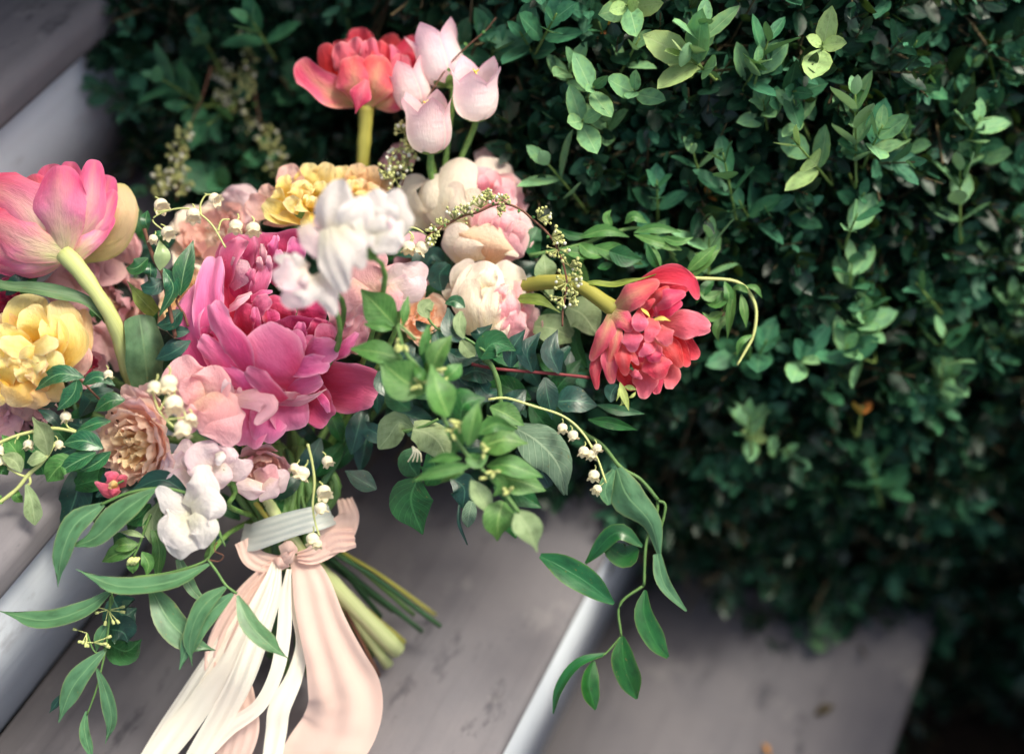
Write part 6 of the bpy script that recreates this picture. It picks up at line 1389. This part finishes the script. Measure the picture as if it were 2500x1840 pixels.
sprig('jasmine_vine', 'dark glossy oval leaves on a thin zigzag vine trailing below the right side', 'vine',
      [(Y3, zz([(380, -60), (480, 20), (570, 80), (660, 190), (760, 250), (850, 355)], -60), [11, 11, 10], G_STEM), (Y3, zz([(850, 355), (838, 450), (790, 575), (778, 790)], -66), [9, 8, 8], G_STEM),
       (Y3, zz([(778, 790), (655, 890), (662, 1050)], -70), [8, 7], G_STEM), (Y3, zz([(662, 1050), (580, 1140), (520, 1170)], -72), [6, 5], G_STEM), (Y3, zz([(850, 360), (885, 375), (882, 430), (858, 520)], -60), 8, G_STEM)],
      [(L_OLV, Y3, [(640, 195, -55), (690, 330, -35), (810, 470, -40), (858, 645, -60)], [30, 92, 70, 40, 8], dict(fold=-.3)), (L_OLV, Y3, [(625, 200, -50), (580, 300, -50), (600, 380, -60)], [10, 34, 36, 10], {}), (L_OLV, Y3, [(845, 630, -60), (885, 790, -50), (995, 922, -60)], [22, 36, 26, 5], {}),
       (L_JAS, Y3, [(770, 592, -70), (640, 520, -60), (480, 680, -90)], [8, 44, 40, 6], {}), (L_JAS, Y3, [(745, 596, -80), (680, 640, -90), (575, 580, -100)], [20, 60, 56, 20], {}), (L_JAS, Y3, [(625, 885, -70), (490, 775, -58), (350, 690, -60), (248, 640, -70)], [8, 54, 72, 62, 14], {}),
       (L_JAS, Y3, [(785, 815, -70), (778, 930, -60), (830, 1070, -62), (900, 1158, -72)], [8, 44, 58, 50, 10], {}), (L_JAS, Y3, [(668, 1050, -70), (680, 1200, -56), (742, 1370, -68)], [10, 56, 68, 56, 6], {}), (L_JAS, Y3, [(522, 1175, -72), (498, 1290, -60), (530, 1425, -70)], [8, 42, 52, 42, 5], {}),
       (L_JAS, Y3, [(585, 1138, -72), (440, 1190, -66), (345, 1320, -70), (315, 1445, -80)], [6, 24, 30, 26, 5], dict(up=(-.6, .3, .7)))])


# ------------------------------------------------------------------ greenery filling the gaps between the blooms
rf = np.random.default_rng(31)
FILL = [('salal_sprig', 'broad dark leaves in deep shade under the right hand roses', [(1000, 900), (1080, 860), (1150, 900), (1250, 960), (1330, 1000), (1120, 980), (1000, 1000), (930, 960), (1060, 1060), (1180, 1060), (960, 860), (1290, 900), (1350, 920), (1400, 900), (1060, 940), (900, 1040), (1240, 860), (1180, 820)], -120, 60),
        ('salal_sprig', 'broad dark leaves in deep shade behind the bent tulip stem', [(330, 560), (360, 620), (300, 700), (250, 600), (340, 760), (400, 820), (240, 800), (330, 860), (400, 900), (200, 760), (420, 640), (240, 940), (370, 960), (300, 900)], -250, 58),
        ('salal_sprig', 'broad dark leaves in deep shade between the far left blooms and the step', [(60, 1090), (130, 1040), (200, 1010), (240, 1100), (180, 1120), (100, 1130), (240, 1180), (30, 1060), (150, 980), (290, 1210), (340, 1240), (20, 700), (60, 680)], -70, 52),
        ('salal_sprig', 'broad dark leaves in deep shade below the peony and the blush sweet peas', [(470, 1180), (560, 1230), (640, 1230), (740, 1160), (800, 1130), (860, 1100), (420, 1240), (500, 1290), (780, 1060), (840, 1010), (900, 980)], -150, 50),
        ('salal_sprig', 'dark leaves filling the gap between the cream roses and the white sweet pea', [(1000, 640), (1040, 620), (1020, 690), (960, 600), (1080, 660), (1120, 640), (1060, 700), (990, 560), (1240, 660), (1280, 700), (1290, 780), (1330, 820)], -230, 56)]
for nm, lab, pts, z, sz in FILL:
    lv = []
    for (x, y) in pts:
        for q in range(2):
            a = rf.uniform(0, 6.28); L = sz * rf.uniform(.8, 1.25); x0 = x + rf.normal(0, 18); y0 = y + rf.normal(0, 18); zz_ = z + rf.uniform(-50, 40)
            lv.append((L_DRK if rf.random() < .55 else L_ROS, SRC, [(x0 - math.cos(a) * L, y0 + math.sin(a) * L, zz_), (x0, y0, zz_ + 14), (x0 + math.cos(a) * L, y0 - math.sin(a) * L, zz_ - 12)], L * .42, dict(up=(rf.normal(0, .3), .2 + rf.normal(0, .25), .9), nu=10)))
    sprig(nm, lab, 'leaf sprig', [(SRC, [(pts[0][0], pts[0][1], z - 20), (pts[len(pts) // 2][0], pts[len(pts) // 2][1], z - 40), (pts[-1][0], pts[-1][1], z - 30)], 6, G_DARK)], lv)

# ------------------------------------------------------------------ lily of the valley
def lily(label, Zf, stems, bells, z=0, r=36, group='lily of the valley sprays'):
    t = thing('lily_of_the_valley', label, 'flower', Zf([(*stems[0][0], z)])[0], group)
    for s in stems:
        part('stem', tube(Zf([(p[0], p[1], z) for p in s]), [Zf.w(9 if r > 25 else 5), Zf.w(6 if r > 25 else 4)], 6), G_TUL, t)
    for i, b in enumerate(bells):
        x, y = b[:2]; s = (b[3] if len(b) > 3 else 1) * r
        dx, dy = b[2] if len(b) > 2 else (0, 1)
        rr = np.random.default_rng(i + abs(int(x)))
        ax = C(dx + rr.normal(0, .12), -dy, .35 + rr.normal(0, .2))
        c = Zf([(x, y, z + rr.uniform(-6, 6))])[0]
        R = Zf.w(s) * rr.uniform(.78, .96)
        part('bell', lathe(c - ax * R * .95, frame(ax, rr.uniform(0, 6)), R, [(.03, 0), (.52, .08), (.95, .5), (1.04, 1.0), (.86, 1.5), (.86, 1.72), (1.06, 1.86)], 24, 6, .40, .74, 14, .26), LIL, t)
        part('pedicel', tube([c - ax * R * .9, c - ax * R * 1.5 + CR * R * .2, c - ax * R * 1.9 + (CR * (-dx) + CU * .2) * R * .6], [R * .12, R * .13], 5), G_TUL, t)
    return t

lily('spray of white lily of the valley bells arching above the peony at the upper left', Z3, [[(1750, 810), (1650, 640), (1540, 540), (1440, 505), (1310, 520), (1200, 570), (1190, 610), (1260, 670)], [(1560, 560), (1555, 480), (1590, 410), (1640, 395)], [(1300, 520), (1210, 530), (1200, 500)], [(1690, 680), (1720, 600), (1780, 590)]],
     [(1250, 480, (.5, .7), 1.25), (1500, 555, (.1, 1), 1.2), (1300, 690, (.6, .8), 1.15), (1665, 430, (.6, .4), 1.1), (1830, 640, (.1, 1), 1.35), (1965, 660, (.2, 1), 1.25), (1190, 740, (0, 1), .8)], 36, 46)
lily('two white lily of the valley bells beside the blurred white sweet pea', Z5, [[(500, 760), (600, 760), (700, 820), (735, 870), (715, 915)], [(545, 790), (585, 840), (570, 885)]], [(660, 935, (-.5, .8), 1.15), (545, 930, (-.1, 1), 1.1)], 10, 58)
lily('spray of lily of the valley hanging free at the right below the coral tulip', Z8, [[(870, 700), (980, 690), (1150, 740), (1330, 800), (1450, 900), (1540, 1050), (1600, 1215)]],
     [(1330, 875, (0, 1), 1.0), (1395, 920, (.2, 1), 1.05), (1462, 1020, (-.1, 1), 1.1), (1512, 1040, (.1, 1), .95), (1545, 1000, (.2, .9), .95), (1525, 1168, (0, 1), 1.0), (1545, 1255, (-.6, .6), .85)], 40, 37)
lily('spray of lily of the valley dangling over the ivory ribbon wrap', Y2, [[(960, -160), (985, -60), (1000, 60), (990, 200), (1005, 300), (1030, 380)]],
     [(930, 10, (-.2, 1), 1.15), (1055, 120, (.3, .8), 1.2), (1035, 215, (.2, .9), 1.1), (990, 395, (-.1, 1), 1.05), (1015, 425, (.2, 1), .8), (885, -20, (-.4, .9), .9), (1075, -60, (.3, .9), 1.0)], 76, 37)
lily('cream blurred lily of the valley cluster in front of the orange hearted rose', Z7, [[(1350, 770), (1260, 680), (1215, 600), (1180, 480)], [(1240, 640), (1280, 560), (1290, 520)], [(1300, 710), (1400, 700), (1440, 690)]],
     [(1200, 460, (-.2, .9), 1.25), (1310, 425, (.1, 1), 1.35), (1350, 590, (.2, .9), 1.6), (1420, 780, (0, 1), 1.4), (1480, 710, (.4, .8), 1.1), (1300, 470, (.1, 1), 1.1)], 170, 48)
lily('few lily of the valley bells among the leaves at the far left', Z7, [[(590, 800), (520, 760), (520, 680)], [(150, 830), (120, 900), (190, 940), (220, 920)], [(410, 900), (450, 880), (460, 900)], [(0, 940), (20, 900)]],
     [(510, 690, (.3, .9), 1.1), (220, 905, (0, 1), .95), (455, 905, (.3, .8), .9), (20, 1040, (.2, 1), 1.4), (-10, 950, (0, 1), 1.0), (840, 360, (.2, 1), 1.0)], 46, 44)

# ------------------------------------------------------------------ spirea
def spirea(label, Zf, path, clusters, z=0, rad=70, bs=7, white=.25, r=9, cat='flower sprig', n=15, seed=1):
    rr = np.random.default_rng(seed)
    t = thing('spirea_sprig', label, cat, Zf([(*path[0], z)])[0], 'spirea sprigs')
    part('stem', tube(Zf([(p[0], p[1], z) for p in path]), [Zf.w(r), Zf.w(r * .7)], 6), B_STEM, t)
    for cl in clusters:
        cx, cy = cl[:2]; R = rad * (cl[2] if len(cl) > 2 else 1)
        a0 = cl[3] if len(cl) > 3 else None
        st, bd, wh = [], [], []
        for i in range(n):
            a = (a0 + rr.normal(0, .75)) if a0 is not None else rr.uniform(0, 6.28)
            L = R * rr.uniform(.55, 1.1); zt = rr.uniform(-.3, .8) * R * Zf.k
            e = (cx + math.cos(a) * L, cy - math.sin(a) * L, z + zt)
            st.append(tube(Zf([(cx, cy, z), e]), [Zf.w(bs * .22)], 4, 3))
            p = Zf([e])[0]
            (wh if rr.random() < white else bd).append(ball(p, Zf.w(bs * rr.uniform(.8, 1.25)), 6, 5))
            if rr.random() < .5: bd.append(ball(p + CU * Zf.w(bs) * .7, Zf.w(bs * .5), 5, 4))
        part('flower_cluster', joinG(st + bd), SPR_B, t, kind='stuff')
        if wh: part('open_florets', joinG(wh), SPR_W, t, kind='stuff')
    for p in path[1:-1]:
        a = rr.uniform(0, 6.28)
        part('leaf', blade(Zf([(p[0], p[1], z), (p[0] + 18 * math.cos(a), p[1] + 18 * math.sin(a), z + 4), (p[0] + 40 * math.cos(a), p[1] + 40 * math.sin(a), z)]), [Zf.w(3), Zf.w(14), Zf.w(2)], fold=.2, nu=6, nv=5, tipc=0), L_BRI, t)
    return t

spirea('arching brown spirea twig of greenish buds across the pink roses', Z5, [(700, 850), (780, 780), (850, 745), (1030, 650), (1150, 620), (1290, 560), (1400, 540), (1540, 590), (1640, 670), (1800, 820), (1900, 1000), (1960, 1250), (1925, 1480), (1920, 1640)],
       [(950, 690, 1.5, 1.8), (850, 740, .9, 1.9), (1050, 640, 1.3, 1.7), (1190, 580, 1.4, 1.5), (1330, 580, .9, -.4), (1240, 510, 1.1, 1.4), (1380, 520, .8, 1.4), (1700, 680, 1.5, .3), (1820, 840, 1.3, .0), (1880, 950, 1.2), (1980, 1100, 1.2, .6), (1960, 1250, 1.5), (2000, 1220, 1.2, .3), (1920, 1380, 1.2), (1980, 1400, 1.0, .0), (760, 800, .8), (740, 880, .5)], 20, 80, 15, .18, 13, n=17)
spirea('thin dark spirea twig rising past the bellflowers, budded at its foot', Z2, [(1210, 1440), (1250, 1300), (1300, 1080), (1370, 840), (1560, 530), (1720, 360), (1860, 240), (1940, 140)],
       [(1230, 1030, 1.0), (1190, 1150, 1.2), (1110, 1290, 1.1), (1160, 1390, 1.1), (1250, 1240, 1.1), (1240, 960, .7), (1090, 1330, .8), (1270, 1120, .8), (1180, 1300, 1)], -150, 76, 16, .3, 8, n=13, seed=2)
spirea('blurred spirea spray with whitish florets at the top left of the hedge', Z1, [(1180, -30), (1330, 60), (1440, 180), (1560, 280), (1660, 400), (1720, 600), (1880, 820), (1950, 1000)],
       [(1350, 40, 1.1), (1400, 150, 1), (1440, 250, 1), (1560, 280, 1.2), (1680, 420, 1.1), (1660, 520, 1.2), (1760, 580, 1), (1740, 700, .9), (1720, 770, .8), (1830, 850, 1), (1920, 930, 1), (1290, 10, 1), (1890, 1020, .8)], -560, 75, 17, .55, 8, n=12, seed=3)
spirea('blurred spirea spray hanging down left of the yellow rose', Z1, [(1640, 520), (1560, 780), (1490, 940), (1430, 1120), (1400, 1250), (1380, 1400), (1370, 1560)],
       [(1440, 1020, .9), (1420, 1110, 1), (1370, 1190, 1.1), (1400, 1270, 1), (1270, 1370, 1.1), (1340, 1390, 1), (1230, 1470, .8), (1420, 1450, 1), (1390, 1330, 1)], -420, 75, 16, .25, 8, n=12, seed=4)
spirea('blurred greenish spirea spray left of the top tulip stem', Z1, [(1920, 250), (1960, 500), (1990, 800), (2060, 1100), (2130, 1350)],
       [(1930, 300, 1), (1960, 420, 1), (1920, 590, 1), (1920, 680, 1), (2060, 1060, 1.1), (2130, 1180, 1.1), (2160, 1260, 1), (2130, 1320, 1), (2110, 1130, 1)], -520, 80, 16, .3, 8, n=12, seed=5)
spirea('yellowish spirea tips above the bellflowers', Z2, [(1480, 20), (1540, 100), (1640, 200), (1760, 280)], [(1500, 20, 1), (1520, 110, 1), (1620, 70, 1), (1560, 160, 1), (1700, 200, 1, .6), (1800, 130, 1, 1.5), (1660, 240, .8)], -330, 75, 15, .05, 6, n=8, seed=6)
spirea('dim spirea cluster in the hedge right of the cream rose', Z5, [(1850, 420), (1950, 520), (2060, 600), (2180, 640)], [(1950, 540, 1.3), (2050, 560, 1.3), (2160, 580, 1.2), (2000, 600, 1.2)], -330, 85, 15, .1, 6, n=12, seed=7)

bud = sprig('rosebud', 'small closed salmon pink rosebud below the peach garden rose', 'bud', [(Z7, zz([(960, 1180), (900, 1210), (840, 1230)], 40), 12, G_STEM)], [])
petals(bud, Z7, [(TPC, [(930, 1250, 30), (830, 1270, 44), (735, 1195, 36)], [30, 62, 30], (-.2, -.2, .95), dict(cup=-.8)), (TPC, [(930, 1220, 30), (860, 1150, 52), (815, 1125, 40)], [30, 56, 34], (0, .3, .95), dict(cup=-.8)),
                 (TPC, [(950, 1240, 20), (930, 1170, 50), (900, 1160, 40)], [30, 56, 34], (.2, .2, .95), dict(cup=-.8)), (TPC, [(930, 1280, 20), (880, 1290, 46), (830, 1300, 30)], [20, 40, 24], (0, -.4, .9), dict(cup=-.8)), (APR, [(900, 1240, 44), (870, 1220, 60), (840, 1215, 52)], [20, 40, 24], (0, 0, 1), dict(cup=-.8))])

# ------------------------------------------------------------------ ribbons and cut stems
def silk(name, a, b, rough=.5, trans=.36):
    k = NT(name)
    u, v = k.uv()
    wv = k.noise(k.vec(k.math('MULTIPLY', v, 90.0), k.math('MULTIPLY', u, 600.0), k.math('MULTIPLY', k.rand(), 9)), 1.0, 2)
    cr = k.noise(k.vec(k.math('MULTIPLY', v, 2.2), k.math('MULTIPLY', u, 5.0), k.math('MULTIPLY', k.rand(), 30)), 1.6, 4, .6, .6)
    col = k.mix(k.math('MULTIPLY', cr, .7), lin(a), lin(b))
    nm = k.bump(k.math('ADD', k.math('MULTIPLY', cr, .25), k.math('MULTIPLY', wv, .08)), .4, .003)
    return k.finish(col, rough, .35, trans, normal=nm, sheen=.35)


M_IV = silk('ivory_silk', (255, 248, 236), (252, 242, 228))
M_BL = silk('blush_silk', (246, 214, 204), (240, 198, 186))
M_WR = silk('pale_grey_silk', (224, 226, 222), (206, 212, 208), .55)


def ribbon(t, name, mat, Zf, pts, hw, up=(0, .2, 1), **kw):
    op = dict(nu=90, nv=27, crink=.004, tipc=0, wob=.05, pleat=.10, npl=2.3, cup=0, ruf=.0)
    op.update(kw)
    op['pleat'] *= .62 if mat is M_IV else .7; op['npl'] *= 1.15 if mat is M_IV else 1.4; hw = [a * (.94 if mat is M_IV else 1.16) for a in hw]
    part(name, blade(Zf(pts), [Zf.w(a) for a in hw], up, **op), mat, t)


rb = thing('ribbon', 'wide blush silk ribbon tied in a knot round the stems, one long wide tail', 'ribbon', Y2([(850, 500, -80)])[0])
ribbon(rb, 'tail', M_BL, Y2, [(905, 480, -110), (985, 640, -80), (1055, 900, -76), (1125, 1150, -88), (1165, 1350, -104), (1125, 1520, -114), (1030, 1660, -116), (930, 1820, -122)],
       [50, 98, 120, 146, 186, 196, 186, 170], (.1, .3, .95), pleat=.08, npl=1.7)
ribbon(rb, 'band', M_BL, Y2, [(590, 400, -110), (640, 500, -100), (740, 540, -90), (850, 520, -84)], [60, 56, 50, 30], (0, .3, .95), pleat=.14)
ribbon(rb, 'band', M_BL, Y2, [(900, 500, -84), (1000, 480, -82), (1120, 380, -100), (1200, 270, -130), (1180, 160, -170)], [26, 62, 80, 56, 40], (.2, .2, .95), pleat=.14)
ribbon(rb, 'band', M_BL, Y2, [(1030, 470, -90), (1140, 400, -88), (1235, 385, -100)], [30, 64, 54], (.2, .3, .9), pleat=.2)
part('knot', joinG([blade(Y2([(800, 470, -70), (850, 450, -54), (900, 470, -70)]), [Y2.w(34), Y2.w(48), Y2.w(30)], (0, .1, 1), cup=-.9), blade(Y2([(790, 540, -80), (840, 500, -58), (890, 450, -66)]), [Y2.w(26), Y2.w(44), Y2.w(24)], (.2, .2, .95), cup=-1.0, pleat=.15),
                    blade(Y2([(760, 520, -80), (790, 540, -62), (840, 555, -78)]), [Y2.w(20), Y2.w(34), Y2.w(20)], (0, -.2, .95), cup=-.9)]), M_BL, rb)
ribbon(rb, 'tail', M_BL, Y2, [(800, 520, -90), (700, 640, -84), (560, 860, -92), (470, 1100, -104), (520, 1330, -114), (560, 1520, -112), (490, 1760, -116)], [34, 76, 100, 110, 110, 100, 80], (-.1, .3, .95), pleat=.16, npl=3)

ri = thing('ribbon', 'narrow ivory silk ribbons trailing down to the lower left from the knot', 'ribbon', Y2([(780, 540, -80)])[0])
ribbon(ri, 'tail', M_IV, Y2, [(770, 530, -82), (740, 640, -62), (650, 860, -58), (540, 1080, -70), (400, 1260, -84), (240, 1480, -96), (60, 1720, -100)], [22, 62, 80, 76, 84, 90, 80], (-.1, .3, .95), pleat=.14, npl=2)
ribbon(ri, 'tail', M_IV, Y2, [(790, 560, -80), (760, 740, -54), (660, 1000, -52), (560, 1240, -60), (440, 1460, -80), (280, 1720, -96)], [20, 56, 76, 78, 76, 70], (.1, .3, .95), pleat=.15, npl=2)
ribbon(ri, 'tail', M_IV, Y2, [(690, 640, -100), (560, 860, -96), (420, 1080, -104), (260, 1330, -110), (100, 1560, -112), (-20, 1740, -112)], [20, 54, 64, 64, 60, 50], (-.1, .3, .95), pleat=.16)
ribbon(ri, 'tail', M_IV, Y2, [(850, 570, -76), (828, 740, -58), (820, 960, -54), (780, 1180, -56), (680, 1370, -66), (500, 1500, -84), (360, 1640, -96), (250, 1780, -100)], [16, 40, 46, 44, 44, 48, 50, 44], (.1, .2, .97), pleat=.16, npl=1.6)
ribbon(ri, 'tail', M_IV, Y2, [(885, 580, -90), (880, 800, -90), (920, 1000, -94), (880, 1200, -96), (800, 1380, -92), (780, 1520, -100), (740, 1760, -104)], [14, 20, 34, 52, 70, 66, 60], (.1, .2, .97), pleat=.12, npl=1.6)

wr = thing('ribbon', 'pale greyish white ribbon band wrapped round the bunch of stems', 'ribbon', Y2([(820, 330, -90)])[0])
ribbon(wr, 'band', M_WR, Y2, [(575, 380, -140), (640, 385, -100), (760, 350, -68), (900, 300, -60), (1020, 265, -66), (1100, 245, -120)], [70, 72, 70, 66, 64, 60], (0, .2, .98), pleat=.06, npl=3, nu=30)

CUT = [(1075, 1528, .0016, G_DARK), (1062, 1500, .0014, G_OLI), (972, 1588, .0058, G_PALE), (948, 1622, .004, G_PALE), (925, 1650, .0014, B_STEM), (985, 1568, .0024, G_OLI), (905, 1600, .003, G_STEM), (930, 1505, .002, G_DARK), (890, 1560, .004, G_STEM),
       (860, 1600, .0036, G_STEM), (960, 1490, .002, G_DARK), (1010, 1500, .0016, G_STEM), (840, 1640, .003, G_DARK), (800, 1630, .003, G_STEM), (760, 1650, .0035, G_STEM), (730, 1600, .003, G_DARK), (880, 1650, .003, G_STEM), (1030, 1540, .0017, G_DARK), (700, 1640, .003, G_STEM), (660, 1600, .003, G_DARK)]
rc = np.random.default_rng(21)
for i, (x, y, rd, m) in enumerate(CUT):
    u = rc.uniform(-1, 1)
    neck = (712 + 46 * u + (x - 860) * .12, 1290 + rc.normal(0, 8), -150 + rc.uniform(-40, 50))
    top = (690 + 110 * u - (x - 860) * .25, 1120 + rc.uniform(-30, 30), -170 + rc.uniform(-50, 40))
    d = .9 / ((math.sin(PITCH) * FPX - (920 - y) * math.cos(PITCH)) / FPX)     # where the tread lies under that end
    zt = (FOCUS - d) / PX + 20 + rc.uniform(5, 110)
    lab = {2: 'thick pale tulip stem end with a clean cut, largest of the cut ends', 4: 'thin reddish brown cut stem end under the pale ones', 0: 'long dark green stem ending farthest right of the bunch', 1: 'olive stem with a brown tip beside the longest dark stem',
           3: 'second pale cut stem end below the thickest one'}.get(i, 'cut green flower stem in the bunch below the ribbon')
    t = thing('flower_stem', lab, 'stem', SRC([neck])[0], 'cut stems below the ribbon')
    mid = ((neck[0] + x) / 2 + rc.normal(0, 6), (neck[1] + y) / 2 + rc.normal(0, 6), (neck[2] + zt) / 2 + 10)
    part('stalk', tube(SRC([top, neck, mid, (x, y, zt)]), [rd * .8, rd * .8, rd, rd * 1.02], 8, 16), m, t)
for i in range(16):    # stems seen above the wrap
    x = 560 + i * 17
    t = thing('flower_stem', 'green flower stem running from under the blooms into the ribbon wrap', 'stem', SRC([(x, 1190, -170)])[0], 'stems above the ribbon')
    part('stalk', tube(SRC([(x - 30 + rc.normal(0, 20), 1090, -190), (x + 10, 1190, -160 + rc.uniform(-40, 40)), (640 + i * 8, 1290, -130 + rc.uniform(-40, 20)), (660 + i * 7, 1390, -140)]), [.0026 + rc.uniform(0, .0014)], 7), rc.choice([G_STEM, G_DARK, G_STEM]), t)
